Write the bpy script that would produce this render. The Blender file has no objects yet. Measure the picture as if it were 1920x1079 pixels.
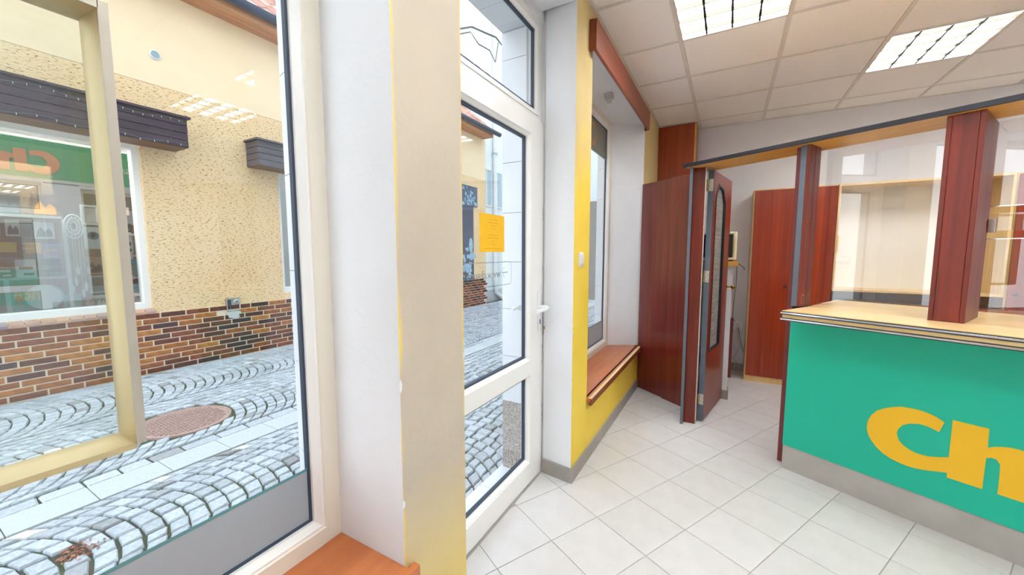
import bpy, bmesh, math, random
from mathutils import Vector, Matrix
random.seed(7)
SC = bpy.context.scene
COL = SC.collection
rad = math.radians

# ------------------------------------------------------------------ camera
cam_d = bpy.data.cameras.new('camera'); cam = bpy.data.objects.new('camera', cam_d)
COL.objects.link(cam)
cam.location = (0, 0, 1.363)
cam.rotation_euler = (rad(90 - 5.23), 0, rad(29.35))
cam_d.sensor_width = 36.0
cam_d.lens = 720 * 36 / 1920
cam_d.clip_start = 0.03; cam_d.clip_end = 300
SC.camera = cam

# ------------------------------------------------------------------ world: bright overcast sky
W = bpy.data.worlds.new('sky'); SC.world = W; W.use_nodes = True
wn = W.node_tree; wn.nodes.clear()
wo = wn.nodes.new('ShaderNodeOutputWorld'); bg = wn.nodes.new('ShaderNodeBackground')
tc = wn.nodes.new('ShaderNodeTexCoord'); sp = wn.nodes.new('ShaderNodeSeparateXYZ')
cr = wn.nodes.new('ShaderNodeValToRGB')
cr.color_ramp.elements[0].position = 0.0; cr.color_ramp.elements[0].color = (0.92, 0.95, 1.0, 1)
cr.color_ramp.elements[1].position = 1.0; cr.color_ramp.elements[1].color = (0.70, 0.83, 1.0, 1)
wn.links.new(tc.outputs['Generated'], sp.inputs[0]); wn.links.new(sp.outputs['Z'], cr.inputs[0])
wn.links.new(cr.outputs[0], bg.inputs[0]); wn.links.new(bg.outputs[0], wo.inputs[0])
bg.inputs[1].default_value = 2.0

# ------------------------------------------------------------------ exposure
SC.view_settings.view_transform = 'Standard'
SC.view_settings.look = 'None'
SC.view_settings.exposure = 0.7
SC.view_settings.gamma = 1.0
SC.view_settings.use_curve_mapping = False
LAMP = 14.5          # radiance of the ceiling fixtures

# ------------------------------------------------------------------ helpers
def lin(c):
    return tuple(((v / 255) / 12.92 if v <= 10 else (((v / 255) + 0.055) / 1.055) ** 2.4) for v in c)

class NT:
    def __init__(s, name):
        s.m = bpy.data.materials.new(name); s.m.use_nodes = True
        s.t = s.m.node_tree; s.p = s.t.nodes['Principled BSDF']; s.out = s.t.nodes['Material Output']
    def n(s, typ, **k):
        nd = s.t.nodes.new(typ)
        for a, v in k.items(): setattr(nd, a, v)
        return nd
    def l(s, a, b): s.t.links.new(a, b)
    def coords(s, scale=(1, 1, 1), kind='Object'):
        c = s.n('ShaderNodeTexCoord'); m = s.n('ShaderNodeMapping'); m.inputs['Scale'].default_value = scale
        s.l(c.outputs[kind], m.inputs[0]); return m.outputs[0]
    def noise(s, co, scale, detail=4, rough=0.55):
        x = s.n('ShaderNodeTexNoise'); x.inputs['Scale'].default_value = scale
        x.inputs['Detail'].default_value = detail; x.inputs['Roughness'].default_value = rough
        s.l(co, x.inputs['Vector']); return x.outputs[0]
    def ramp(s, fac, stops):
        r = s.n('ShaderNodeValToRGB'); e = r.color_ramp.elements
        while len(e) < len(stops): e.new(0.5)
        for i, (p, c) in enumerate(stops):
            e[i].position = p; e[i].color = (*c, 1) if len(c) == 3 else c
        s.l(fac, r.inputs[0]); return r.outputs[0]
    def bump(s, h, strength=0.3, dist=0.01):
        b = s.n('ShaderNodeBump'); b.inputs['Strength'].default_value = strength; b.inputs['Distance'].default_value = dist
        s.l(h, b.inputs['Height']); s.l(b.outputs[0], s.p.inputs['Normal'])
    def mix(s, fac, a, b, mode='MIX'):
        x = s.n('ShaderNodeMix', data_type='RGBA', blend_type=mode)
        for inp, v in ((0, fac), (6, a), (7, b)):
            if isinstance(v, (int, float)): x.inputs[inp].default_value = v
            elif isinstance(v, tuple): x.inputs[inp].default_value = (*v, 1)
            else: s.l(v, x.inputs[inp])
        return x.outputs[2]

def plain(name, rgb, rough=0.5, metal=0.0, var=0.06, scale=8, bump=0.0, bscale=60, spec=0.5):
    k = NT(name); c = lin(rgb); co = k.coords()
    if var:
        f = k.noise(co, scale)
        k.l(k.ramp(f, [(0.3, tuple(v * (1 - var) for v in c)), (0.7, tuple(min(1, v * (1 + var)) for v in c))]), k.p.inputs['Base Color'])
    else: k.p.inputs['Base Color'].default_value = (*c, 1)
    k.p.inputs['Roughness'].default_value = rough; k.p.inputs['Metallic'].default_value = metal
    k.p.inputs['Specular IOR Level'].default_value = spec
    if bump: k.bump(k.noise(co, bscale, 3), bump, 0.004)
    return k.m

def wood(name, dark, light, grain=(28, 28, 1.6), rough=0.3, coat=0.3, fig=None):
    k = NT(name); co = k.coords(grain)
    f = k.noise(co, 1.0, 5, 0.6)
    col = k.ramp(f, [(0.3, lin(dark)), (0.52, tuple((a + b) / 2 for a, b in zip(lin(dark), lin(light)))), (0.72, lin(light))])
    co2 = k.coords(tuple(g * 0.15 for g in grain)); f2 = k.noise(co2, 1.0, 2)
    col = k.mix(0.22, col, k.ramp(f2, [(0.35, lin(dark)), (0.65, lin(light))]))
    k.l(col, k.p.inputs['Base Color']); k.p.inputs['Roughness'].default_value = rough
    k.p.inputs['Coat Weight'].default_value = coat; k.p.inputs['Coat Roughness'].default_value = 0.12
    return k.m

def emit(name, rgb, s):
    m = bpy.data.materials.new(name); m.use_nodes = True; t = m.node_tree; t.nodes.clear()
    o = t.nodes.new('ShaderNodeOutputMaterial'); e = t.nodes.new('ShaderNodeEmission')
    e.inputs[0].default_value = (*rgb, 1); e.inputs[1].default_value = s; t.links.new(e.outputs[0], o.inputs[0]); return m

def glass(name, tint=(0.97, 0.99, 0.985), refl=0.0, ior=1.5, haze=0.0, hazecol=(0.8, 0.85, 0.9)):
    m = bpy.data.materials.new(name); m.use_nodes = True; t = m.node_tree; t.nodes.clear()
    o = t.nodes.new('ShaderNodeOutputMaterial'); tr = t.nodes.new('ShaderNodeBsdfTransparent'); tr.inputs[0].default_value = (*tint, 1)
    g = t.nodes.new('ShaderNodeBsdfGlossy'); g.inputs['Roughness'].default_value = 0.0
    fr = t.nodes.new('ShaderNodeFresnel'); ge = t.nodes.new('ShaderNodeNewGeometry'); mr = t.nodes.new('ShaderNodeMapRange')
    mr.inputs['To Min'].default_value = ior; mr.inputs['To Max'].default_value = 1 / ior      # same reflectance from either side of a thin pane
    t.links.new(ge.outputs['Backfacing'], mr.inputs['Value']); t.links.new(mr.outputs[0], fr.inputs[0])
    ma = t.nodes.new('ShaderNodeMath'); ma.operation = 'MAXIMUM'; ma.inputs[1].default_value = refl
    t.links.new(fr.outputs[0], ma.inputs[0])
    mx = t.nodes.new('ShaderNodeMixShader'); t.links.new(ma.outputs[0], mx.inputs[0]); t.links.new(tr.outputs[0], mx.inputs[1]); t.links.new(g.outputs[0], mx.inputs[2])
    last = mx
    if haze:
        d = t.nodes.new('ShaderNodeBsdfDiffuse'); d.inputs[0].default_value = (*hazecol, 1)
        m2 = t.nodes.new('ShaderNodeMixShader'); m2.inputs[0].default_value = haze
        t.links.new(mx.outputs[0], m2.inputs[1]); t.links.new(d.outputs[0], m2.inputs[2]); last = m2
    t.links.new(last.outputs[0], o.inputs[0]); return m

def tinted(name, stops, rough=0.5, nscale=30, coat=0.0, bump=0.0, bscale=80, amount=0.2):
    """colour picked per piece from the face colour attribute 'tint' (r = tone)"""
    k = NT(name); a = k.n('ShaderNodeAttribute', attribute_name='tint')
    s = k.n('ShaderNodeSeparateColor'); k.l(a.outputs['Color'], s.inputs[0])
    col = k.ramp(s.outputs[0], stops)
    f = k.noise(k.coords(), nscale, 4)
    col = k.mix(amount, col, k.ramp(f, [(0.3, (0.02, 0.02, 0.02)), (0.65, (1, 1, 1))]), 'MULTIPLY')
    k.l(col, k.p.inputs['Base Color']); k.p.inputs['Roughness'].default_value = rough
    k.p.inputs['Coat Weight'].default_value = coat
    if bump: k.bump(k.noise(k.coords(), bscale, 4), bump, 0.004)
    return k.m

def sub(a, b): return (a[0] - b[0], a[1] - b[1], a[2] - b[2])

class MB:
    def __init__(s): s.v = []; s.f = []; s.mi = []; s.t = []; s.tone = 0.5
    def add(s, vs, fs, m=0):
        o = len(s.v); s.v += [tuple(v) for v in vs]
        for f in fs: s.f.append([i + o for i in f]); s.mi.append(m); s.t.append(s.tone)
        return s
    def box(s, x0, x1, y0, y1, z0, z1, m=0):
        if x0 > x1: x0, x1 = x1, x0
        if y0 > y1: y0, y1 = y1, y0
        if z0 > z1: z0, z1 = z1, z0
        vs = [(x0, y0, z0), (x1, y0, z0), (x1, y1, z0), (x0, y1, z0), (x0, y0, z1), (x1, y0, z1), (x1, y1, z1), (x0, y1, z1)]
        return s.add(vs, [(3, 2, 1, 0), (4, 5, 6, 7), (0, 1, 5, 4), (1, 2, 6, 5), (2, 3, 7, 6), (3, 0, 4, 7)], m)
    def ext(s, poly, axis, a, b, m=0):
        """extrude a 2-D polygon along axis ('x': poly=(y,z), 'y': poly=(x,z), 'z': poly=(x,y))"""
        P = {'x': lambda p, h: (h, p[0], p[1]), 'y': lambda p, h: (p[0], h, p[1]), 'z': lambda p, h: (p[0], p[1], h)}[axis]
        n = len(poly); vs = [P(p, a) for p in poly] + [P(p, b) for p in poly]
        fs = [list(range(n))[::-1], list(range(n, 2 * n))] + [(i, (i + 1) % n, n + (i + 1) % n, n + i) for i in range(n)]
        return s.add(vs, fs, m)
    def tube(s, pts, r, n=8, m=0, cap=True):
        pts = [Vector(p) for p in pts]; k = len(pts); rr = r if isinstance(r, (list, tuple)) else [r] * k
        vs = []; up = None
        for i, p in enumerate(pts):
            d = (pts[min(i + 1, k - 1)] - pts[max(i - 1, 0)]).normalized()
            if up is None or abs(up.dot(d)) > 0.98: up = Vector((0, 0, 1)) if abs(d.z) < 0.9 else Vector((1, 0, 0))
            a = d.cross(up).normalized(); b = a.cross(d).normalized(); up = b
            for j in range(n):
                t = 2 * math.pi * j / n; vs.append(p + (a * math.cos(t) + b * math.sin(t)) * rr[i])
        fs = [(i * n + j, i * n + (j + 1) % n, (i + 1) * n + (j + 1) % n, (i + 1) * n + j) for i in range(k - 1) for j in range(n)]
        if cap: fs += [list(range(n))[::-1], list(range((k - 1) * n, k * n))]
        return s.add(vs, fs, m)
    def lathe(s, prof, centre, axis='z', n=20, m=0):
        """prof = [(r, h)...] revolved round axis through centre"""
        cx, cy, cz = centre; vs = []
        for r, h in prof:
            for j in range(n):
                t = 2 * math.pi * j / n; a, b = r * math.cos(t), r * math.sin(t)
                vs.append({'z': (cx + a, cy + b, cz + h), 'x': (cx + h, cy + a, cz + b), 'y': (cx + a, cy + h, cz + b)}[axis])
        k = len(prof)
        fs = [(i * n + j, i * n + (j + 1) % n, (i + 1) * n + (j + 1) % n, (i + 1) * n + j) for i in range(k - 1) for j in range(n)]
        fs += [list(range(n))[::-1], list(range((k - 1) * n, k * n))]
        return s.add(vs, fs, m)
    def frame(s, axis, h0, h1, a0, a1, b0, b1, w, m=0, ch=0.0):
        """mitred rectangular ring; axis 'x' -> a=y,b=z ; 'y' -> a=x,b=z. w = (left,right,bottom,top); ch = inner chamfer on the h1 side"""
        if not isinstance(w, (list, tuple)): w = (w,) * 4
        O = [(a0, b0), (a1, b0), (a1, b1), (a0, b1)]; I = [(a0 + w[0], b0 + w[2]), (a1 - w[1], b0 + w[2]), (a1 - w[1], b1 - w[3]), (a0 + w[0], b1 - w[3])]
        I2 = [(I[0][0] - ch, I[0][1] - ch), (I[1][0] + ch, I[1][1] - ch), (I[2][0] + ch, I[2][1] + ch), (I[3][0] - ch, I[3][1] + ch)]
        P = (lambda p, h: (h, p[0], p[1])) if axis == 'x' else (lambda p, h: (p[0], h, p[1]))
        hm = h1 + (ch if h0 > h1 else -ch)
        vs = [P(p, h0) for p in O] + [P(p, h1) for p in O] + [P(p, h1) for p in I2] + [P(p, hm) for p in I] + [P(p, h0) for p in I]
        fs = []
        for i in range(4):
            j = (i + 1) % 4
            fs += [(i, j, 4 + j, 4 + i), (4 + i, 4 + j, 8 + j, 8 + i), (8 + i, 8 + j, 12 + j, 12 + i), (12 + i, 12 + j, 16 + j, 16 + i), (16 + i, 16 + j, j, i)]
        return s.add(vs, fs, m)
    def mesh(s, name, mats, org=(0, 0, 0), recalc=True, smooth=False, tint=False):
        me = bpy.data.meshes.new(name)
        me.from_pydata([sub(v, org) for v in s.v], [], s.f)
        for m in mats: me.materials.append(m)
        for i, p in enumerate(me.polygons): p.material_index = s.mi[i]
        if tint:
            at = me.attributes.new('tint', 'FLOAT_COLOR', 'FACE')
            flat = []
            for t in s.t: flat += [t, t, t, 1.0]
            at.data.foreach_set('color', flat)
        if recalc:
            bm = bmesh.new(); bm.from_mesh(me); bmesh.ops.recalc_face_normals(bm, faces=bm.faces); bm.to_mesh(me); bm.free()
        if smooth:
            for p in me.polygons: p.use_smooth = True
        me.update(); return me

def own(o, label=None, cat=None, group=None, kind=None):
    if label: o['label'] = label
    if cat: o['category'] = cat
    if group: o['group'] = group
    if kind: o['kind'] = kind
    return o
ORG = {}
def thing(name, label, cat, loc=(0, 0, 0), rz=0, group=None, kind=None):
    o = bpy.data.objects.new(name, None); COL.objects.link(o); o.location = loc; o.rotation_euler = (0, 0, rz)
    o.empty_display_size = 0.05
    ORG[o.name] = (0, 0, 0) if rz else tuple(loc)
    return own(o, label, cat, group, kind)
def build(name, mb, mats, parent=None, org=None, bevel=0, smooth=False, tint=False, recalc=True, **k):
    if not isinstance(mats, (list, tuple)): mats = [mats]
    if parent is not None: og = ORG.get(parent.name, (0, 0, 0))
    else: og = org or (0, 0, 0)
    me = mb.mesh(name, mats, og, recalc, smooth, tint)
    o = bpy.data.objects.new(name, me); COL.objects.link(o)
    ORG[o.name] = og
    if parent is not None: o.parent = parent
    else: o.location = og
    if bevel:
        b = o.modifiers.new('bevel', 'BEVEL'); b.width = bevel; b.segments = 2; b.limit_method = 'ANGLE'; b.angle_limit = rad(40)
    if smooth:
        b = o.modifiers.new('split', 'EDGE_SPLIT'); b.split_angle = rad(42)
    return own(o, **k)
def struct(name, mb, mats, parent=None, **k):
    if parent is None: k['kind'] = 'structure'
    return build(name, mb, mats, parent, **k)
def inst(name, me, parent, loc=(0, 0, 0), rot=None):
    o = bpy.data.objects.new(name, me); COL.objects.link(o); o.parent = parent
    og = ORG.get(parent.name, (0, 0, 0)); o.location = sub(loc, og); ORG[o.name] = og
    if rot: o.rotation_euler = rot
    return o
def text_mb(body, size, depth=0.0, bold=0.0, font=None, xs=1.0):
    """text as a mesh builder lying in local x (reading) / y (up); depth along +z"""
    c = bpy.data.curves.new('lettering', 'FONT'); c.body = body; c.size = size; c.extrude = depth / 2; c.offset = bold
    c.resolution_u = 4
    o = bpy.data.objects.new('lettering', c); COL.objects.link(o)
    dg = bpy.context.evaluated_depsgraph_get(); me = bpy.data.meshes.new_from_object(o.evaluated_get(dg))
    mb = MB(); mb.add([(v.co.x * xs, v.co.y, v.co.z) for v in me.vertices], [list(p.vertices) for p in me.polygons])
    bpy.data.objects.remove(o); bpy.data.curves.remove(c); bpy.data.meshes.remove(me)
    return mb
def place(mb, fn):
    mb.v = [fn(*v) for v in mb.v]; return mb

# ------------------------------------------------------------------ materials
M = {}
M['white_plaster'] = plain('white_plaster', (234, 234, 236), 0.85, var=0.03, scale=3, bump=0.25, bscale=40)
M['grey_plaster'] = plain('grey_plaster', (232, 232, 238), 0.85, var=0.02, scale=2, bump=0.1)
def paint():
    k = NT('yellow_wall_paint')
    g = k.n('ShaderNodeNewGeometry'); s = k.n('ShaderNodeSeparateXYZ'); k.l(g.outputs['Position'], s.inputs[0])
    f = k.noise(k.coords(), 2.5, 3)
    yel = k.ramp(f, [(0.3, lin((236, 198, 62))), (0.7, lin((244, 212, 84)))])
    shade_col = k.ramp(f, [(0.3, lin((190, 177, 159))), (0.7, lin((203, 189, 170)))])
    # shading painted as beige over the yellow pier beside the door (y < 1.1), edges left yellow
    def mth(op, a, b=None, clamp=False):
        x = k.n('ShaderNodeMath', operation=op, use_clamp=clamp)
        for i, v in enumerate((a, b)):
            if v is None: continue
            if isinstance(v, (int, float)): x.inputs[i].default_value = v
            else: k.l(v, x.inputs[i])
        return x.outputs[0]
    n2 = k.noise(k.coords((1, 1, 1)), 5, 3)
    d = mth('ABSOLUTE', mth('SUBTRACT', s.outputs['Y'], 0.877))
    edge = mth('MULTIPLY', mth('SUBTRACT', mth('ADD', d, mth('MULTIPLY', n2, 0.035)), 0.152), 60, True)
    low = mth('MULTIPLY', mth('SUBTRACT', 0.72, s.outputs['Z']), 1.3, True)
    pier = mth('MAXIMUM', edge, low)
    upper = mth('MULTIPLY', mth('SUBTRACT', mth('ADD', 2.2, mth('MULTIPLY', n2, 0.5)), s.outputs['Z']), 1.4, True)  # beige towards the top past the door, also shading put into the colour
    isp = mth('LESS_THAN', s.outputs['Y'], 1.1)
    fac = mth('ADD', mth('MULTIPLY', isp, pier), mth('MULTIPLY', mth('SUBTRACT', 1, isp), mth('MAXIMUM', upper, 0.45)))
    k.l(k.mix(fac, shade_col, yel), k.p.inputs['Base Color'])
    k.p.inputs['Roughness'].default_value = 0.75
    k.bump(k.noise(k.coords(), 45, 4), 0.35, 0.004)
    return k.m
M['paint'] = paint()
M['pvc'] = plain('white_window_plastic', (244, 242, 238), 0.28, var=0.015, scale=2)
M['pvc_cream'] = plain('aged_white_plastic', (236, 228, 212), 0.3, var=0.03, scale=2)
M['gasket'] = plain('rubber_gasket', (52, 66, 84), 0.5, var=0)
M['glass'] = glass('window_glass')
M['pane'] = glass('counter_glass', (0.985, 0.985, 0.99), refl=0.09)
M['holder_pane'] = glass('poster_holder_glass', (0.96, 0.985, 0.98), refl=0.03, haze=0.02)
M['shop_glass'] = glass('reflective_shop_glass', (0.95, 0.98, 0.97), refl=0.36)
M['sill'] = wood('orange_sill_laminate', (178, 98, 50), (204, 124, 70), (26, 1.6, 26), 0.3, 0.2)
M['pelmet'] = wood('brown_pelmet_board', (124, 56, 30), (154, 74, 42), (26, 1.6, 26), 0.4, 0.1)
M['column'] = wood('orange_brown_laminate', (134, 48, 16), (176, 78, 28), (24, 24, 1.2), 0.35, 0.15)
M['mahogany'] = wood('mahogany_veneer', (84, 20, 9), (142, 44, 20), (26, 26, 1.6), 0.36, 0.1)
M['mahogany_dark'] = wood('dark_mahogany_laminate', (86, 26, 22), (132, 46, 38), (22, 22, 0.9), 0.2, 0.7)
M['red_veneer'] = wood('striped_red_veneer', (118, 30, 12), (172, 64, 26), (34, 34, 0.5), 0.28, 0.25)
M['maroon_edge'] = plain('maroon_edging', (112, 44, 48), 0.35, var=0.05)
M['grey_edge'] = plain('grey_edging', (98, 108, 122), 0.45, var=0.08, scale=14)
M['black_edge'] = plain('black_edging', (34, 34, 44), 0.4, var=0)
M['beech'] = wood('pale_beech_laminate', (226, 190, 128), (244, 216, 160), (2, 30, 30), 0.35, 0.2)
M['beech_v'] = wood('pale_beech_upright', (214, 178, 112), (236, 204, 142), (30, 30, 2), 0.35, 0.2)
M['pine'] = wood('pine_underside', (214, 152, 62), (238, 188, 98), (2, 26, 26), 0.4, 0.1)
M['chrome'] = plain('chrome_strip', (225, 228, 235), 0.12, metal=1.0, var=0)
M['steel'] = plain('zinc_hinge', (205, 203, 196), 0.35, metal=0.7, var=0.1, scale=60)
M['brass'] = plain('brass', (196, 158, 82), 0.25, metal=1.0, var=0)
M['black'] = plain('black_plastic', (22, 22, 26), 0.35, var=0)
M['cream_plastic'] = plain('cream_plastic', (236, 230, 196), 0.35, var=0.02)
M['white_plastic'] = plain('white_plastic', (240, 240, 242), 0.3, var=0)
M['panel_cream'] = plain('cream_back_panel', (246, 240, 226), 0.6, var=0.02)
M['green'] = plain('green_panel', (4, 186, 158), 0.42, var=0.02, scale=2)
M['yellow_letter'] = plain('yellow_lettering', (246, 192, 30), 0.4, var=0.02)
M['letter_edge'] = plain('orange_sign_lettering', (240, 150, 96), 0.4, var=0)
M['skirting'] = plain('grey_skirting', (160, 153, 144), 0.5, var=0.1, scale=6)
M['plinth'] = plain('grey_plinth_laminate', (178, 174, 170), 0.4, var=0.1, scale=5)
def tile_mat():
    k = NT('pale_floor_tile'); co = k.coords((1, 1, 1), 'Object'); i = k.n('ShaderNodeObjectInfo')
    f = k.noise(co, 9, 4); fine = k.noise(co, 160, 3)
    c = k.ramp(f, [(0.3, lin((203, 199, 197))), (0.7, lin((214, 211, 210)))])
    c = k.mix(0.12, c, k.ramp(fine, [(0.35, lin((170, 165, 158))), (0.65, lin((240, 238, 235)))]))
    c = k.mix(0.25, c, k.ramp(i.outputs['Random'], [(0, lin((198, 195, 193))), (1, lin((218, 216, 214)))]))
    k.l(c, k.p.inputs['Base Color']); k.p.inputs['Roughness'].default_value = 0.42; return k.m
M['tile'] = tile_mat()
M['grout'] = plain('floor_grout', (172, 166, 160), 0.9, var=0.1)
def ceil_mat():
    k = NT('mineral_ceiling_tile'); co = k.coords((1, 1, 1)); v = k.n('ShaderNodeTexVoronoi'); v.inputs['Scale'].default_value = 55
    k.l(co, v.inputs['Vector'])
    n = k.noise(co, 22, 3)
    pit = k.ramp(v.outputs['Distance'], [(0.10, (0.62, 0.6, 0.57)), (0.17, (1, 1, 1))])
    pit = k.mix(k.ramp(n, [(0.5, (1, 1, 1)), (0.6, (0, 0, 0))]), pit, (1.0, 1.0, 1.0))
    k.l(k.mix(1.0, lin((247, 246, 247)), pit, 'MULTIPLY'), k.p.inputs['Base Color'])
    k.p.inputs['Roughness'].default_value = 0.9; k.bump(k.noise(co, 120, 3), 0.3, 0.003); return k.m
M['ceil'] = ceil_mat()
M['tbar'] = plain('ceiling_grid_bar', (222, 218, 214), 0.5, var=0.02)
def lamp_mat():
    m = bpy.data.materials.new('lamp_diffuser'); m.use_nodes = True; t = m.node_tree; t.nodes.clear()
    o = t.nodes.new('ShaderNodeOutputMaterial'); e = t.nodes.new('ShaderNodeEmission'); c = t.nodes.new('ShaderNodeTexCoord'); sx = t.nodes.new('ShaderNodeSeparateXYZ')
    a = t.nodes.new('ShaderNodeMath'); a.operation = 'MULTIPLY'; a.inputs[1].default_value = 2 * math.pi / 0.144
    b = t.nodes.new('ShaderNodeMath'); b.operation = 'COSINE'; r = t.nodes.new('ShaderNodeValToRGB')
    d = t.nodes.new('ShaderNodeMapRange'); d.inputs['From Min'].default_value = -1; d.inputs['From Max'].default_value = 1
    t.links.new(c.outputs['Object'], sx.inputs[0]); t.links.new(sx.outputs['Y'], a.inputs[0]); t.links.new(a.outputs[0], b.inputs[0]); t.links.new(b.outputs[0], d.inputs['Value']); t.links.new(d.outputs[0], r.inputs[0])
    el = r.color_ramp.elements; el[0].position = 0.05; el[0].color = (0.052, 0.050, 0.034, 1); el[1].position = 0.85; el[1].color = (1.75, 1.8, 1.85, 1)
    n = r.color_ramp.elements.new(0.35); n.color = (0.10, 0.10, 0.08, 1)
    t.links.new(r.outputs[0], e.inputs[0]); e.inputs[1].default_value = LAMP; t.links.new(e.outputs[0], o.inputs[0]); return m
M['lamp'] = lamp_mat()
M['louvre'] = plain('louvre_blade', (226, 226, 220), 0.3, metal=0.3, var=0)
M['gold'] = plain('gold_anodised_aluminium', (202, 184, 142), 0.42, metal=0.45, var=0.03, scale=3)
M['bronze'] = plain('bronze_grey_frame', (186, 178, 164), 0.42, metal=0.4, var=0.03, scale=3)
M['film'] = plain('grey_film_back', (164, 174, 182), 0.35, var=0.05, scale=2)
M['film_edge'] = plain('teal_film_edge', (96, 150, 152), 0.4, var=0)
M['orange'] = plain('orange_paper', (240, 184, 6), 0.6, var=0.02)
M['orange_ink'] = plain('dark_orange_ink', (214, 152, 6), 0.6, var=0)
M['ink'] = plain('grey_glass_print', (150, 156, 164), 0.6, var=0)
# outdoors
def rough_plaster():
    k = NT('scratched_ochre_render'); co = k.coords((1, 1, 1))
    m = k.n('ShaderNodeMapping'); m.inputs['Scale'].default_value = (34, 20, 60); m.inputs['Rotation'].default_value = (0.25, 0, 0)
    k.l(co, m.inputs[0]); n = k.noise(m.outputs[0], 1.3, 3, 0.6); f2 = k.noise(co, 1.2, 3)
    base = k.ramp(f2, [(0.3, lin((250, 211, 160))), (0.7, lin((253, 222, 176)))])
    pit = k.ramp(n, [(0.37, lin((164, 132, 94))), (0.42, (1, 1, 1))])
    k.l(k.mix(0.9, base, pit, 'MULTIPLY'), k.p.inputs['Base Color']); k.p.inputs['Roughness'].default_value = 0.95
    k.bump(n, 0.8, 0.02); return k.m
M['rough'] = rough_plaster()
M['smooth'] = plain('smooth_cream_render', (248, 222, 184), 0.9, var=0.03, scale=1.5, bump=0.15)
M['brick'] = tinted('glazed_plinth_brick', [(0.0, lin((70, 34, 36))), (0.25, lin((104, 46, 24))), (0.5, lin((150, 76, 28))), (0.75, lin((188, 112, 32))), (1.0, lin((206, 130, 44)))], 0.3, 14, 0.3, amount=0.55)
M['silltile'] = tinted('glazed_sill_tile', [(0.0, lin((140, 130, 142))), (0.5, lin((190, 150, 136))), (1.0, lin((206, 160, 130)))], 0.35, 14)
M['mortar'] = plain('pale_mortar', (232, 212, 186), 0.95, var=0.06)
M['stone'] = tinted('granite_sett', [(0.0, lin((158, 158, 160))), (0.25, lin((184, 190, 196))), (0.6, lin((198, 206, 214))), (0.93, lin((212, 220, 228))), (1.0, lin((234, 234, 230)))], 0.8, 45, bump=0.5, bscale=120, amount=0.3)
def joint():
    k = NT('mossy_joint_soil'); n = k.noise(k.coords(), 4, 4)
    k.l(k.ramp(n, [(0.35, lin((62, 64, 60))), (0.55, lin((74, 84, 52))), (0.7, lin((92, 80, 62)))]), k.p.inputs['Base Color'])
    k.p.inputs['Roughness'].default_value = 1.0; return k.m
M['joint'] = joint()
M['granite'] = plain('pale_granite_slab', (196, 202, 204), 0.8, var=0.1, scale=90, bump=0.2)
M['iron'] = plain('rusty_cast_iron', (176, 146, 138), 0.75, var=0.2, scale=30)
M['leaf'] = tinted('dry_leaves', [(0, lin((120, 60, 44))), (1, lin((206, 140, 110)))], 0.8)
M['dark_timber'] = wood('dark_purple_timber', (46, 34, 44), (86, 66, 78), (30, 2, 30), 0.55, 0.0)
M['grey_timber'] = wood('dark_grey_timber', (76, 70, 76), (112, 104, 108), (30, 2, 30), 0.6, 0.0)
M['eave'] = wood('eave_boards', (190, 128, 88), (220, 160, 116), (20, 2, 20), 0.6, 0)
M['gutter'] = plain('dark_blue_gutter', (66, 78, 100), 0.35, metal=0.3, var=0.1)
M['rooftile'] = tinted('clay_roof_tile', [(0, lin((170, 110, 92))), (1, lin((220, 176, 158)))], 0.8)
M['cladding'] = plain('white_facade_panel', (226, 228, 234), 0.35, var=0.02, scale=2)
M['cladjoint'] = plain('panel_joint', (130, 132, 138), 0.8, var=0)
def granulate():
    k = NT('granulate_plinth'); f = k.noise(k.coords(), 190, 2, 0.7)
    k.l(k.ramp(f, [(0.38, lin((96, 86, 82))), (0.5, lin((168, 156, 148))), (0.62, lin((212, 202, 194)))]), k.p.inputs['Base Color'])
    k.p.inputs['Roughness'].default_value = 0.8; return k.m
M['granulate'] = granulate()
M['sign_green'] = plain('green_sign_panel', (0, 176, 112), 0.5, var=0.03)
M['white_far'] = plain('white_far_render', (236, 240, 240), 0.9, var=0.02)
M['pink_far'] = plain('pale_pink_render', (238, 226, 222), 0.9, var=0.02)
M['win_grey'] = plain('grey_blind', (176, 196, 204), 0.4, var=0.04)
M['cable'] = plain('grey_cable', (116, 124, 132), 0.6, var=0)
M['lightcable'] = plain('beige_cable', (206, 200, 184), 0.6, var=0)

# ================================================================== SETTING
# ---- room floor
fl = MB().box(-0.97, 3.6, -2.7, 5.2, -0.09, -0.004)
floor = struct('floor', fl, M['grout'])
UX = (math.sin(rad(62.2)), -math.cos(rad(62.2))); NX = (-UX[1], UX[0])     # counter direction / away from camera
OC = (0.349, 2.868)
ANG = math.atan2(UX[1], UX[0])
def W2(u, v): return (OC[0] + UX[0] * u + NX[0] * v, OC[1] + UX[1] * u + NX[1] * v)
def clip(poly, f):
    out = []
    for i in range(len(poly)):
        a, b = poly[i], poly[(i + 1) % len(poly)]; fa, fb = f(a), f(b)
        if fa >= 0: out.append(a)
        if (fa >= 0) != (fb >= 0):
            t = fa / (fa - fb); out.append((a[0] + (b[0] - a[0]) * t, a[1] + (b[1] - a[1]) * t))
    return out
SU, SV, GJ = 0.302, 0.2995, 0.0016
full = MB(); hw, hh = SU / 2 - GJ, SV / 2 - GJ; bv = 0.0012
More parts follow.
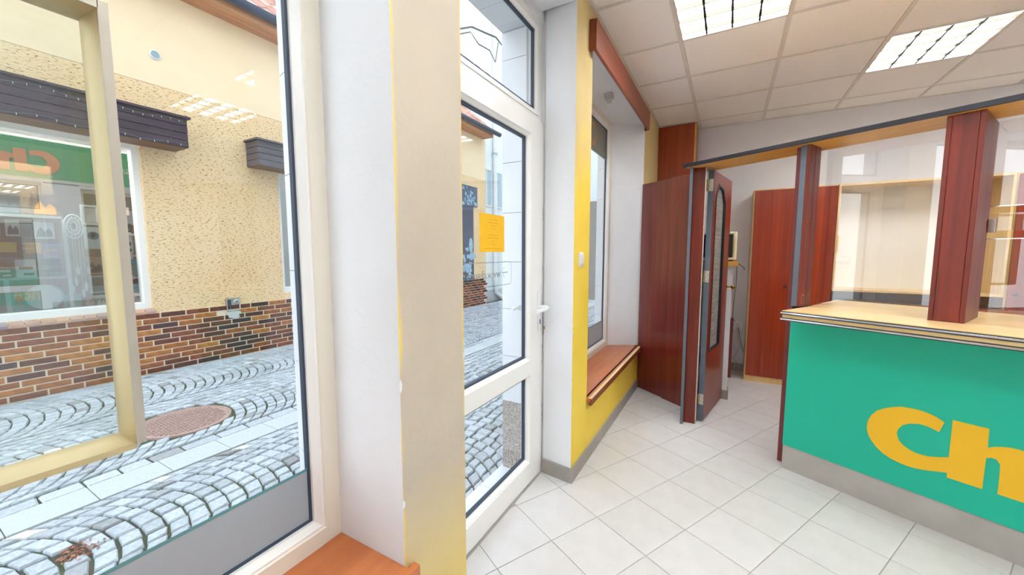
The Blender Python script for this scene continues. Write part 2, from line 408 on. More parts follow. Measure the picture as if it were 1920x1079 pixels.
full.add([(-hw, -hh, -0.006), (hw, -hh, -0.006), (hw, hh, -0.006), (-hw, hh, -0.006), (-hw, -hh, -bv), (hw, -hh, -bv), (hw, hh, -bv), (-hw, hh, -bv),
          (-hw + bv, -hh + bv, 0), (hw - bv, -hh + bv, 0), (hw - bv, hh - bv, 0), (-hw + bv, hh - bv, 0)],
         [(0, 1, 5, 4), (1, 2, 6, 5), (2, 3, 7, 6), (3, 0, 4, 7), (4, 5, 9, 8), (5, 6, 10, 9), (6, 7, 11, 10), (7, 4, 8, 11), (8, 9, 10, 11)])
tile_me = full.mesh('floor_tile', [M['tile']])
cands = []
for i in range(-16, 16):
    for j in range(-20, 12):
        u0, v0 = i * SU, -0.12 + j * SV
        c = W2(u0 + SU / 2, v0 + SV / 2)
        if not (-1.1 < c[0] < 3.7 and -2.8 < c[1] < 5.3): continue
        cands.append((math.hypot(c[0] - 0.3, c[1] - 2.6), u0, v0, c))
cands.sort()
for k, (d, u0, v0, c) in enumerate(cands[:292]):
    q = [W2(u0 + GJ, v0 + GJ), W2(u0 + SU - GJ, v0 + GJ), W2(u0 + SU - GJ, v0 + SV - GJ), W2(u0 + GJ, v0 + SV - GJ)]
    fs = [lambda p: p[0] + 0.955, lambda p: 5.04 - p[1], lambda p: 3.58 - p[0], lambda p: p[1] + 2.68]
    if min(f(p) for f in fs for p in q) >= 0:
        inst('floor_tile', tile_me, floor, (c[0], c[1], 0), (0, 0, ANG))
    else:
        for f in fs: q = clip(q, f) if q else q
        if len(q) >= 3: build('floor_tile', MB().ext(q, 'z', -0.006, 0), M['tile'], floor)
rest = MB()
for (d, u0, v0, c) in cands[292:]:
    q = [W2(u0 + GJ, v0 + GJ), W2(u0 + SU - GJ, v0 + GJ), W2(u0 + SU - GJ, v0 + SV - GJ), W2(u0 + GJ, v0 + SV - GJ)]
    for f in fs: q = clip(q, f) if q else q
    if len(q) >= 3: rest.ext(q, 'z', -0.006, 0)
if rest.v: build('floor_tile', rest, M['tile'], floor, kind='stuff')

# ---- walls
CZ = 2.778      # ceiling height
def wall_mesh(mb):
    """paint the faces that look into the room (+X, on x=-0.76) yellow, leave the reveals white"""
    for i, f in enumerate(mb.f):
        vs = [mb.v[j] for j in f]
        if all(abs(v[0] + 0.76) < 1e-4 for v in vs): mb.mi[i] = 1
    return mb
wl = MB()
OUTX = -1.20
# pier between window_1 and the door, pier between door and window_2, right-hand pier
wl.ext([(-0.76, 0.733), (-0.76, 1.022), (-0.965, 1.022), (OUTX, 1.03), (OUTX, 0.728), (-1.10, 0.70), (-1.05, 0.70), (-1.05, 0.733)], 'z', -0.12, CZ)
wl.ext([(-0.76, 2.06), (-0.76, 2.335), (-1.035, 2.50), (OUTX, 2.50), (OUTX, 2.05), (-1.03, 2.05), (-1.03, 2.10), (-0.965, 2.10), (-0.95, 2.085)], 'z', -0.12, CZ)
wl.ext([(-0.76, 3.98), (-0.76, 5.2), (OUTX, 5.2), (OUTX, 3.96), (-1.10, 3.82), (-1.035, 3.82)], 'z', -0.12, CZ)
wl.box(OUTX, -0.76, -2.7, -1.6, -0.12, CZ)
# breast walls below the windows
wl.box(OUTX, -0.76, -1.6, 0.733, -0.12, 0.44)
wl.ext([(-0.76, 2.335), (-0.76, 3.98), (-1.035, 3.82), (OUTX, 3.82), (OUTX, 2.50), (-1.035, 2.50)], 'z', -0.12, 0.40)
# lintels
wl.box(OUTX, -0.76, -1.6, 0.733, 2.60, CZ)
wl.box(-0.97, -0.76, 1.022, 2.06, 2.70, CZ)
wl.box(OUTX, -0.97, 1.022, 2.10, 2.66, CZ)
wl.ext([(-0.76, 2.335), (-0.76, 3.98), (-1.035, 3.82), (OUTX, 3.82), (OUTX, 2.50), (-1.035, 2.50)], 'z', 2.60, CZ)
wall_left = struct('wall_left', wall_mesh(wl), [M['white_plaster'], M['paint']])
struct('wall_back', MB().box(-1.2, 3.6, 5.05, 5.2, -0.12, CZ + 0.1), M['grey_plaster'])
struct('wall_right', MB().box(3.6, 3.75, -2.7, 5.2, -0.12, CZ + 0.1), M['grey_plaster'])
struct('wall_front', MB().box(-1.2, 3.75, -2.85, -2.7, -0.12, CZ + 0.1), M['grey_plaster'])
for yy, zz, a, b in ((2.061, 0.945, 0.006, 0.012), (2.061, 0.90, 0.004, 0.016), (2.061, 0.60, 0.004, 0.009), (1.022, 1.02, 0.005, 0.014), (0.735, 1.0, 0.004, 0.02), (0.735, 0.66, 0.004, 0.012)):
    build('paint_chip', MB().ext([(yy - a, zz - b), (yy + a, zz - b * .6), (yy + a * 1.3, zz + b * .3), (yy, zz + b), (yy - a, zz + b * .4)], 'x', -0.7605, -0.7594), M['white_plaster'], wall_left)
# skirting
sk = MB(); 
sk.ext([(-0.76, 2.05), (-0.748, 2.05), (-0.748, 3.93), (-0.76, 3.93)], 'z', 0.0, 0.088)
sk.ext([(-0.748, 2.05), (-0.76, 2.048), (-0.952, 2.073), (-0.952, 2.088), (-0.76, 2.062)], 'z', 0.0, 0.088)
struct('baseboard_left', sk, M['skirting'])
struct('baseboard_back', MB().box(-0.34, 3.6, 5.038, 5.05, 0, 0.09), M['skirting'])

# ---- suspended ceiling
XG = [-0.345 + 0.602 * i for i in range(-1, 8)]; YG = [2.935 + 0.603 * j for j in range(-10, 5)]
ce = MB().box(-1.0, 3.75, -2.85, 5.2, CZ + 0.08, CZ + 0.13)
ceiling = struct('ceiling', ce, M['tbar'])
LIGHTS = [(0, 0), (0, -3), (0, -6), (2, 2), (2, -1), (2, -4), (4, 2), (4, -1), (4, -4)]
L0 = (XG.index(min(XG, key=lambda a: abs(a + 0.345))), YG.index(min(YG, key=lambda a: abs(a - 2.935))) - 1)
lightcells = {(L0[0] + a, L0[1] + b) for a, b in LIGHTS}
cm = MB()
def ceil_tile(w, h):
    m = MB(); w /= 2; h /= 2; b = 0.004
    return m.add([(-w, -h, 0.012), (w, -h, 0.012), (w, h, 0.012), (-w, h, 0.012), (-w, -h, b), (w, -h, b), (w, h, b), (-w, h, b), (-w + b, -h + b, 0), (w - b, -h + b, 0), (w - b, h - b, 0), (-w + b, h - b, 0)],
                 [(1, 0, 4, 5), (2, 1, 5, 6), (3, 2, 6, 7), (0, 3, 7, 4), (5, 4, 8, 9), (6, 5, 9, 10), (7, 6, 10, 11), (4, 7, 11, 8), (11, 10, 9, 8), (0, 1, 2, 3)]).mesh('ceiling_panel', [M['ceil']])
ctile = ceil_tile(0.582, 0.583)
for i in range(len(XG) - 1):
    for j in range(len(YG) - 1):
        x0, x1, y0, y1 = max(XG[i], -0.76), min(XG[i + 1], 3.6), max(YG[j], -2.7), min(YG[j + 1], 5.05)
        if x1 - x0 < 0.03 or y1 - y0 < 0.03 or (i, j) in lightcells: continue
        cx_, cy_ = (x0 + x1) / 2, (y0 + y1) / 2
        if x1 - x0 > 0.59 and y1 - y0 > 0.59: me = ctile
        else: me = ceil_tile(x1 - x0 - 0.02, y1 - y0 - 0.02)
        inst('ceiling_panel', me, ceiling, (cx_, cy_, CZ + 0.004))
for x in XG:
    if -0.7 < x < 3.6: build('grid_bar', MB().box(x - 0.012, x + 0.012, -2.7, 5.05, CZ, CZ + 0.03), M['tbar'], ceiling)
for y in YG:
    if -2.7 < y < 5.04: build('grid_bar', MB().box(-0.76, 3.6, y - 0.012, y + 0.012, CZ + 0.001, CZ + 0.03), M['tbar'], ceiling)
build('edge_angle', MB().box(-0.76, -0.735, -2.7, 5.05, CZ - 0.001, CZ + 0.03), M['tbar'], ceiling)
build('edge_angle', MB().box(-0.76, 3.6, 5.028, 5.05, CZ - 0.001, CZ + 0.03), M['tbar'], ceiling)

# ---- windows of the room (frame, bead, gasket, pane)
def shop_window(name, y0, y1, z0, z1, X=-1.035, label=None):
    w = bpy.data.objects.new(name, None); COL.objects.link(w); w.location = (X, (y0 + y1) / 2, z0); ORG[name] = tuple(w.location); w['kind'] = 'structure'
    build('window_frame', MB().frame('x', X - 0.06, X, y0, y1, z0, z1, 0.052, ch=0.004), M['pvc_cream'], w)
    build('glazing_bead', MB().frame('x', X - 0.05, X - 0.004, y0 + 0.05, y1 - 0.05, z0 + 0.05, z1 - 0.05, 0.024, ch=0.016), M['pvc'], w)
    build('gasket', MB().frame('x', X - 0.045, X - 0.03, y0 + 0.072, y1 - 0.072, z0 + 0.072, z1 - 0.072, 0.009), M['gasket'], w)
    build('pane', MB().box(X - 0.043, X - 0.037, y0 + 0.076, y1 - 0.076, z0 + 0.076, z1 - 0.076), M['glass'], w)
    return w
w1 = shop_window('window_1', -1.6, 0.733, 0.477, 2.60)
w2 = shop_window('window_2', 2.50, 3.82, 0.425, 2.60)
# sign films on the panes, seen from behind: grey with a teal cut edge
def film(parent, y0, y1, z0, z1, X, edge):
    f = build('sign_film', MB().box(X, X + 0.001, y0, y1, z0, z1), M['film'], parent, label='grey back of a sign film on the pane')
    build('film_edge', MB().box(X, X + 0.002, y0, y1, *( (z1 - 0.008, z1) if edge == 'top' else (z0, z0 + 0.006))), M['film_edge'], f)
    return f
film(w1, -1.52, 0.654, 0.556, 0.72, -1.071, 'top')
M['film_dark'] = plain('olive_grey_film_back', (122, 122, 108), 0.4, var=0.08, scale=3)
f2 = film(w2, 2.58, 3.74, 2.245, 2.52, -1.071, 'bottom'); f2.data.materials[0] = M['film_dark']
film(w2, 2.58, 3.74, 0.505, 0.69, -1.071, 'top')
t = text_mb('C', 0.27, 0.001, 0.006); M['faint'] = plain('faint_orange_print', (176, 134, 88), 0.5, var=0)
build('lettering', place(t, lambda a, b, c: (-1.0693 + c, 3.45 - a, 2.30 + b)), M['faint'], f2, label='orange C showing through from the front')

# sills
s1 = MB().box(-1.035, -0.735, -1.6, 0.733, 0.452, 0.477).box(-0.751, -0.727, -1.6, 0.76, 0.437, 0.4765)
struct('trim_1', s1, M['sill'], bevel=0.002)
s2 = MB().ext([(-0.76, 2.335), (-0.76, 3.98), (-1.035, 3.82), (-1.035, 2.50)], 'z', 0.402, 0.425).box(-0.775, -0.735, 2.33, 3.995, 0.402, 0.425)
t2 = struct('trim_2', s2, M['sill'], bevel=0.001)
build('front_edge', MB().box(-0.735, -0.725, 2.33, 3.995, 0.380, 0.4245).box(-0.745, -0.735, 2.33, 3.995, 0.380, 0.401), M['pelmet'], t2, bevel=0.001)
build('edge_strip', MB().box(-0.745, -0.7245, 2.331, 3.994, 0.4245, 0.4262), M['beech'], t2)

# ---- entrance door
d1 = bpy.data.objects.new('door_1', None); COL.objects.link(d1); d1.location = (-0.965, 1.06, 0); ORG['door_1'] = (-0.965, 1.06, 0); d1['kind'] = 'structure'
DX = -0.965
build('door_frame', MB().frame('x', DX - 0.065, DX - 0.018, 1.022, 2.10, 2.08, 2.68, (0.055, 0.055, 0.06, 0.06), ch=0.004)
      .box(DX - 0.065, DX - 0.02, 1.022, 1.05, 0, 2.1).box(DX - 0.065, DX - 0.02, 2.072, 2.10, 0, 2.1), M['pvc'], d1)
lf = MB().frame('x', DX - 0.06, DX, 1.035, 2.094, 0.008, 2.105, (0.11, 0.165, 0.125, 0.10), ch=0.004)
lf.box(DX - 0.058, DX - 0.002, 1.14, 1.935, 0.655, 0.745)
leaf = build('door_leaf', lf, M['pvc'], d1, bevel=0.0015)
for (a, b) in ((0.13, 0.66), (0.74, 2.01)):
    build('glazing_bead', MB().frame('x', DX - 0.05, DX - 0.006, 1.14, 1.935, a, b, 0.018, ch=0.012), M['pvc'], leaf)
    build('gasket', MB().frame('x', DX - 0.045, DX - 0.028, 1.156, 1.919, a + 0.016, b - 0.016, 0.012), M['gasket'], leaf)
    build('pane', MB().box(DX - 0.042, DX - 0.036, 1.162, 1.913, a + 0.02, b - 0.02), M['glass'], leaf)
tl = build('transom_light', MB().frame('x', DX - 0.055, DX - 0.012, 1.072, 2.05, 2.135, 2.625, 0.03, ch=0.012), M['pvc'], d1)
build('gasket', MB().frame('x', DX - 0.045, DX - 0.03, 1.10, 2.022, 2.163, 2.597, 0.014), M['gasket'], tl)
build('pane', MB().box(DX - 0.042, DX - 0.036, 1.106, 2.016, 2.168, 2.592), M['glass'], tl)
def rrect(cy, cz, w, h, r, n=5):
    p = []
    for sx, sy, a0 in ((1, 1, 0), (-1, 1, 90), (-1, -1, 180), (1, -1, 270)):
        for k in range(n + 1):
            a = rad(a0 + 90 * k / n); p.append((cy + sx * (w / 2 - r) + r * math.cos(a), cz + sy * (h / 2 - r) + r * math.sin(a)))
    return p
pl_ = build('handle_plate', MB().ext(rrect(2.035, 1.022, 0.034, 0.25, 0.016), 'x', DX, DX + 0.009), M['white_plastic'], d1, bevel=0.002)
build('keyhole', MB().ext(rrect(2.037, 0.955, 0.009, 0.03, 0.004), 'x', DX + 0.009, DX + 0.0105), M['black'], pl_)
hd = [(DX + 0.009, 2.036, 1.045), (DX + 0.045, 2.037, 1.045), (DX + 0.058, 2.033, 1.043), (DX + 0.062, 2.018, 1.040), (DX + 0.060, 1.985, 1.037), (DX + 0.055, 1.945, 1.034), (DX + 0.052, 1.915, 1.032)]
build('door_handle', MB().tube(hd, [0.011, 0.011, 0.0115, 0.012, 0.0115, 0.011, 0.0095], 12), M['white_plastic'], d1, smooth=True)
hd2 = [(2 * DX - 0.06 - x, y - 0.012 * 0, z) for x, y, z in hd]
build('door_handle', MB().tube(hd2, [0.011, 0.011, 0.0115, 0.012, 0.0115, 0.011, 0.0095], 12), M['white_plastic'], d1, smooth=True)
# printing on the outside of the door pane (reads from the street)
PX = DX - 0.043
tx = text_mb('www.chance.cz', 0.056, 0.0006, 0.0)
pr_ = build('pane_print', place(tx, lambda a, b, c: (PX - 0.0004 - c, 1.675 - a, 1.238 + b)), M['ink'], d1, label='grey web address on the pane, mirrored from inside')
ar = MB().box(PX, PX + 0.0004, 1.69, 1.745, 1.258, 1.262)
for s in (1, -1): ar.add([(PX, 1.69, 1.26), (PX, 1.69, 1.264), (PX, 1.71, 1.26 + s * 0.026), (PX, 1.706, 1.26 + s * 0.026)], [(0, 1, 2, 3)])
build('arrow', ar, M['ink'], pr_)
ol = rrect(1.55, 1.255, 0.47, 0.12, 0.02); il = rrect(1.55, 1.255, 0.464, 0.114, 0.018)
fr_ = MB(); n_ = len(ol); fr_.add([(PX, *p) for p in ol] + [(PX, *p) for p in il], [(i, (i + 1) % n_, n_ + (i + 1) % n_, n_ + i) for i in range(n_)])
build('border_line', fr_, M['ink'], pr_)
for yy, zz, h in ((2.088, 1.60, 0.028), (2.09, 1.56, 0.008), (2.087, 1.27, 0.012), (2.088, 0.80, 0.012), (2.088, 0.42, 0.014), (2.088, 0.37, 0.02), (2.088, 0.33, 0.008), (2.086, 0.7, 0.006)):
    build('scratch', MB().ext([(yy - .002, zz - h), (yy + .002, zz - h * .7), (yy + .003, zz + h * .6), (yy, zz + h)], 'x', DX - 0.0002, DX + 0.0004), M['skirting'], leaf)
# threshold and step outside
st = MB(); 
for k in range(4): st.box(-1.225, -0.975, 1.03 + 0.255 * k, 1.03 + 0.255 * (k + 1) - 0.003, -0.13, -0.012)
build('threshold', st, M['cladding'], d1)
# orange notice
nt = thing('paper_notice', 'orange paper notice taped inside the glass entrance door', 'notice', (DX - 0.033, 1.58, 1.37))
build('sheet', MB().box(DX - 0.035, DX - 0.033, 1.475, 1.695, 1.365, 1.545), M['orange'], nt)
ln = MB()
for k, (z, w) in enumerate(((1.518, 0.07), (1.503, 0.09), (1.488, 0.05), (1.474, 0.03), (1.444, 0.08), (1.43, 0.1), (1.415, 0.03), (1.40, 0.04), (1.38, 0.16))):
    ln.box(DX - 0.033, DX - 0.0325, 1.59 - w / 2, 1.59 + w / 2, z, z + 0.003)
build('faint_text_lines', ln, M['orange_ink'], nt)
# bunch of keys
kx, ky, kz = -0.945, 2.078, 0.935
ks = thing('key_bunch', 'small bunch of keys hanging beside the white door handle', 'keys', (kx, ky, kz))
build('key_ring', MB().tube([(kx + 0.005 * 0, ky + 0.0 + 0.011 * math.cos(a), kz + 0.011 * math.sin(a)) for a in [2 * math.pi * i / 14 for i in range(15)]], 0.0015, 6), M['steel'], ks, smooth=True)
for dy, dz in ((-0.006, 0.0), (0.010, -0.018)):
    kk = MB().lathe([(0.009, -0.001), (0.009, 0.001)], (kx, ky + dy, kz - 0.02 + dz * 0.3), 'x', 12)
    kk.ext([(ky + dy - 0.003, kz - 0.026 + dz * 0.3), (ky + dy + 0.003, kz - 0.026 + dz * 0.3), (ky + dy * 2.2 + 0.003, kz - 0.062 + dz), (ky + dy * 2.2 - 0.001, kz - 0.064 + dz)], 'x', kx - 0.001, kx + 0.001)
    build('key', kk, M['brass'], ks)

# ---- wall-mounted bits on the pier and over window_2
sw = thing('light_switch', 'small white light switch on the yellow pier', 'switch', (-0.76, 2.16, 1.32))
build('base_plate', MB().ext(rrect(2.163, 1.321, 0.062, 0.088, 0.012), 'x', -0.76, -0.748), M['white_plastic'], sw, bevel=0.003)
build('rocker', MB().ext(rrect(2.163, 1.321, 0.042, 0.06, 0.006), 'x', -0.748, -0.741), M['white_plastic'], sw, bevel=0.002)
pe = thing('pelmet', 'brown wooden pelmet board above the far window', 'pelmet', (-0.72, 3.11, 2.53))
pp = [(2.26, 2.535), (2.26, 2.693), (2.268, 2.702), (3.962, 2.702), (3.97, 2.693), (3.97, 2.535), (3.955, 2.527), (2.275, 2.527)]
build('board', MB().ext(pp, 'x', -0.735, -0.715), M['pelmet'], pe, bevel=0.003)
for a in (2.262, 3.95): build('return_end', MB().box(-0.76, -0.735, a, a + 0.018, 2.53, 2.70), M['pelmet'], pe)
bk = thing('curtain_bracket', 'small grey curtain rail bracket under the window lintel', 'bracket', (-0.85, 3.1, 2.56))
build('plate', MB().box(-0.90, -0.84, 3.07, 3.12, 2.555, 2.60), M['steel'], bk, bevel=0.003)
build('clip', MB().box(-0.885, -0.855, 3.08, 3.11, 2.53, 2.555), M['steel'], bk, bevel=0.002)

# ---- wood-clad column in the far corner
cl = thing('corner_column', 'tall orange-brown laminate casing in the far ceiling corner', 'cabinet', (-0.55, 4.9, 0))
build('front_panel', MB().box(-0.758, -0.385, 4.77, 4.788, 0, CZ - 0.002), M['column'], cl)
build('side_panel', MB().box(-0.385, -0.367, 4.77, 5.048, 0, CZ - 0.002), M['column'], cl)
build('edge_strip', MB().box(-0.384, -0.3655, 4.7685, 4.7705, 0, CZ - 0.002), M['pine'], cl)

# ================================================================== ceiling lights
lab = {(0, 0): 'square louvred ceiling light nearest the windows, at the top edge', (2, 2): 'square louvred ceiling light over the counter glass'}
OFFLAB = {(0, -3): 'added unseen square louvred ceiling light over the near shop window', (0, -6): 'added unseen square louvred ceiling light by the window wall at the front of the room', (2, -1): 'added unseen square louvred ceiling light over the customer floor in front of the counter',
          (2, -4): 'added unseen square louvred ceiling light in the middle of the front of the room', (4, 2): 'added unseen square louvred ceiling light over the staff side of the counter', (4, -1): 'added unseen square louvred ceiling light right of the counter end', (4, -4): 'added unseen square louvred ceiling light near the right-hand wall at the front'}  # fixtures out of view, added to brighten the room
for (a, b) in LIGHTS:
    i, j = L0[0] + a, L0[1] + b
    x0, x1, y0, y1 = XG[i] + 0.012, XG[i + 1] - 0.012, YG[j] + 0.012, YG[j + 1] - 0.012
    if x1 > 3.6: continue
    lt = thing('ceiling_light', lab.get((a, b)) or OFFLAB[(a, b)], 'light', ((x0 + x1) / 2, (y0 + y1) / 2, CZ), group='louvred ceiling lights')
    build('diffuser', MB().box(x0 + 0.004, x1 - 0.004, y0 + 0.004, y1 - 0.004, CZ + 0.012, CZ + 0.016), M['lamp'], lt)
    build('frame', MB().box(x0, x0 + 0.004, y0, y1, CZ - 0.002, CZ + 0.07).box(x1 - 0.004, x1, y0, y1, CZ - 0.002, CZ + 0.07).box(x0, x1, y0, y0 + 0.004, CZ - 0.002, CZ + 0.07).box(x0, x1, y1 - 0.004, y1, CZ - 0.002, CZ + 0.07), M['louvre'], lt)
    w = (x1 - x0) / 4
    for k in (1, 2, 3):
        build('louvre_rib', MB().box(x0 + w * k - 0.006, x0 + w * k + 0.006, y0 + 0.004, y1 - 0.004, CZ, CZ + 0.0115), M['black_edge'], lt)
    bl = MB()
    for k in range(1, 12):
        yy = y0 + (y1 - y0) * k / 12; bl.box(x0 + 0.004, x1 - 0.004, yy - 0.001, yy + 0.001, CZ + 0.004, CZ + 0.0115)
    build('cross_blade', bl, M['louvre'], lt, kind='stuff')

# ================================================================== poster holder on window_1
ph = thing('poster_holder', 'gold aluminium poster holder with clear pane against the near window', 'display frame', (-1.03, -0.13, 0.99))
ya, yb, za, zb = -0.62, 0.258, 1.008, 1.776; XB, XF = -1.033, -0.952
def rail(quad_in, quad_out, name, mat, pts=None): pass
def curved_rail(a, b, nrm, name, parent, mat):
    """inner rail face between corners a and b, slightly bowed, from XB to XF, thickness t outwards (nrm = outward)"""
    mb = MB(); n = 7; t = 0.011; vs = []
    for e, s in ((a, 1), (b, -1)):
        for k in range(n):
            f = k / (n - 1); x = XB + (XF - XB) * f; bow = -0.012 * math.sin(math.pi * f)
            vs.append((x, e[0] + nrm[0] * bow, e[1] + nrm[1] * bow))
        vs.append((XF, e[0] + nrm[0] * t, e[1] + nrm[1] * t)); vs.append((XB, e[0] + nrm[0] * t, e[1] + nrm[1] * t))
    m = n + 2
    fs = [list(range(m))[::-1], list(range(m, 2 * m))] + [(i, (i + 1) % m, m + (i + 1) % m, m + i) for i in range(m)]
    mb.add(vs, fs); return build(name, mb, mat, parent, smooth=True)
curved_rail((yb, za), (yb, zb), (1, 0), 'side_rail', ph, M['gold'])
curved_rail((ya, za), (ya, zb), (-1, 0), 'side_rail', ph, M['gold'])
curved_rail((ya, zb), (yb, zb), (0, 1), 'top_rail', ph, M['gold'])
curved_rail((ya, za), (yb, za), (0, -1), 'bottom_rail', ph, M['gold'])
build('front_lip', MB().box(XF, XF + 0.004, yb - 0.001, yb + 0.0125, za - 0.003, zb + 0.0125).box(XF, XF + 0.004, ya - 0.0125, ya + 0.001, za - 0.003, zb + 0.0125).box(XF, XF + 0.004, ya, yb, zb - 0.001, zb + 0.0125), M['bronze'], ph, label='grey front lip')
build('pane', MB().box(XB + 0.001, XB + 0.006, ya, yb, za - 0.004, zb), M['holder_pane'], ph)

# ================================================================== counter (local frame u = along, v = away)
CL = (OC[0], OC[1], 0)
ct = thing('shop_counter', 'green-fronted shop counter with yellow lettering and beech top', 'counter', CL, ANG)
UE = 2.35
body = build('front_panel', MB().box(0, UE, 0.0, 0.02, 0.155, 0.985), M['green'], ct, label='green front panel', bevel=0.001)
build('plinth', MB().box(0.001, UE, 0.006, 0.03, 0, 0.155), M['plinth'], ct, label='scuffed grey plinth strip')
build('end_panel', MB().box(0.0, 0.02, 0.02, 0.62, 0, 0.985), M['maroon_edge'], ct)
build('back_panel', MB().box(0.02, UE, 0.60, 0.62, 0, 0.985), M['beech'], ct)
tp = [(0.03, -0.2), (UE, -0.2), (UE, 0.095), (0.045, 0.095)]
build('worktop_ledge', MB().ext(tp, 'z', 1.008, 1.03), M['beech'], ct, bevel=0.0015)
build('worktop', MB().ext([(0.045, 0.0965), (UE, 0.0965), (UE, 0.70), (0.012, 0.68)], 'z', 1.008, 1.0303), M['beech'], ct, bevel=0.0015)
build('lower_board', MB().ext([(0.032, -0.196), (UE, -0.196), (UE, 0.1), (0.05, 0.1)], 'z', 0.978, 1.006), M['beech'], ct)
for z in (1.0165, 0.9805):
    build('chrome_strip', MB().ext([(0.024, -0.206), (UE, -0.206), (UE, -0.196), (0.034, -0.196), (0.05, 0.09), (0.043, 0.09)], 'z', z - 0.0045, z + 0.0045), M['chrome'], ct, bevel=0.002)
    build('black_inlay', MB().ext([(0.026, -0.2035), (UE, -0.2035), (UE, -0.196), (0.034, -0.196), (0.05, 0.088), (0.0445, 0.088)], 'z', z - 0.0085, z + 0.0085), M['black_edge'], ct)
Cc = [(0.664, 0.553), (0.635, 0.570), (0.606, 0.579), (0.575, 0.583), (0.551, 0.582), (0.515, 0.578), (0.484, 0.566), (0.452, 0.548), (0.424, 0.525), (0.405, 0.495), (0.394, 0.465), (0.390, 0.438), (0.391, 0.411), (0.399, 0.380), (0.414, 0.353), (0.435, 0.328), (0.46, 0.307), (0.49, 0.292), (0.522, 0.285), (0.55, 0.281), (0.58, 0.282), (0.612, 0.288), (0.643, 0.298), (0.689, 0.312), (0.689, 0.289), (0.798, 0.289), (0.798, 0.36), (0.799, 0.437), (0.813, 0.446), (0.828, 0.444), (0.839, 0.425), (0.841, 0.357), (0.841, 0.289), (0.952, 0.289), (0.952, 0.40), (0.949, 0.455), (0.935, 0.492), (0.912, 0.509), (0.885, 0.515), (0.86, 0.513), (0.839, 0.507), (0.817, 0.498), (0.8, 0.486), (0.798, 0.574), (0.689, 0.574), (0.689, 0.49), (0.689, 0.39), (0.656, 0.374), (0.621, 0.363), (0.584, 0.361), (0.562, 0.366), (0.545, 0.374), (0.528, 0.386), (0.516, 0.401), (0.507, 0.429), (0.507, 0.445), (0.511, 0.459), (0.524, 0.484), (0.547, 0.501), (0.565, 0.508), (0.583, 0.513), (0.602, 0.513), (0.62, 0.51), (0.65, 0.499)]
build('letter', MB().ext(Cc, 'y', -0.003, 0.001), M['yellow_letter'], ct, label='joined yellow letters C and h')
tx = text_mb('ance', 0.375, 0.004, 0.009, xs=1.2)
build('letter', place(tx, lambda a, b, c: (0.985 + a, -0.001 + c * 0.5, 0.289 + b)), M['yellow_letter'], ct, label='yellow letters a n c e')

# partition over the counter: posts, header beam, glass
def post(name, label, parts):
    t = thing(name, label, 'post', (*W2(*parts[0][:2]), parts[0][2]), ANG)
    return t
def local(parent_u, parent_v, parent_z, mb):
    mb.v = [(x - parent_u, y - parent_v, z - parent_z) for x, y, z in mb.v]; return mb
p2 = thing('counter_post', 'wide mahogany post standing on the counter top', 'post', (*W2(0.627, 0.2), 1.03), ANG)
lp = lambda mb: local(0.627, 0.2, 1.03, mb)
build('front_board', lp(MB().box(0.5852, 0.6688, 0.0355, 0.05, 1.0305, 2.0)), M['mahogany'], p2, bevel=0.002)
build('edge_board', lp(MB().box(0.567, 0.585, 0.036, 0.38, 1.0305, 2.0)), M['mahogany'], p2, bevel=0.002)
build('edge_board', lp(MB().box(0.669, 0.687, 0.036, 0.38, 1.0305, 2.0)), M['mahogany'], p2, bevel=0.002)
build('back_board', lp(MB().box(0.585, 0.669, 0.36, 0.38, 1.0305, 2.0)), M['mahogany'], p2)
p1 = thing('counter_post', 'grey-edged mahogany post at the left end of the counter', 'post', (*W2(-0.02, 0.15), 0), ANG)
lp = lambda mb: local(-0.02, 0.15, 0, mb)
build('end_board', lp(MB().box(-0.054, -0.022, 0.075, 0.34, 0, 2.0)), M['maroon_edge'], p1, bevel=0.002)
build('edge_board', lp(MB().box(-0.021, 0.009, 0.045, 0.20, 1.0315, 2.0)), M['grey_edge'], p1, bevel=0.001, label='grey front edge board')
sd = build('side_board', lp(MB().box(0.0095, 0.027, 0.046, 0.12, 1.0315, 2.0).box(0.0095, 0.027, 0.123, 0.20, 1.0315, 2.0)), M['mahogany'], p1, bevel=0.001)
for z in (1.10, 1.55, 1.95):
    for v in (0.08, 0.16): build('screw_head', lp(MB().lathe([(0.004, 0), (0.0035, 0.0015)], (0.027, v, z), 'x', 8)), M['brass'], sd)
bm_ = thing('header_beam', 'long flat beech beam with dark front edge across the post tops', 'beam', (*W2(0.6, 0.15), 2.0), ANG)
lp = lambda mb: local(0.6, 0.15, 2.0, mb)
build('board', lp(MB().box(-0.765, UE + 0.1, 0.012, 0.29, 2.0005, 2.022)), M['pine'], bm_)
build('front_edge', lp(MB().box(-0.768, UE + 0.1, 0.0, 0.012, 2.0, 2.026)), M['black_edge'], bm_, label='dark grey front edge', bevel=0.001)
build('end_edge', lp(MB().box(-0.768, -0.765, 0.012, 0.29, 2.0, 2.026)), M['grey_edge'], bm_)
g1 = thing('glass_screen', 'clear glass screen between the two counter posts', 'glass screen', (*W2(0.3, 0.30), 1.03), ANG)
build('pane', local(0.3, 0.30, 1.03, MB().box(0.0275, 0.5665, 0.297, 0.303, 1.031, 1.9995)), M['pane'], g1)
g2 = thing('glass_screen', 'sectioned glass screen with open slots right of the wide post', 'glass screen', (*W2(1.3, 0.36), 1.03), ANG)
for a, b in ((1.031, 1.43), (1.47, 1.555), (1.59, 1.9995)):
    build('pane', local(1.3, 0.36, 1.03, MB().box(0.6875, 1.985, 0.355, 0.361, a, b)), M['pane'], g2)
for z in (1.43, 1.59):
    build('edge_profile', local(1.3, 0.36, 1.03, MB().box(0.6875, 1.985, 0.352, 0.364, z - 0.002, z + 0.002)), M['chrome'], g2)
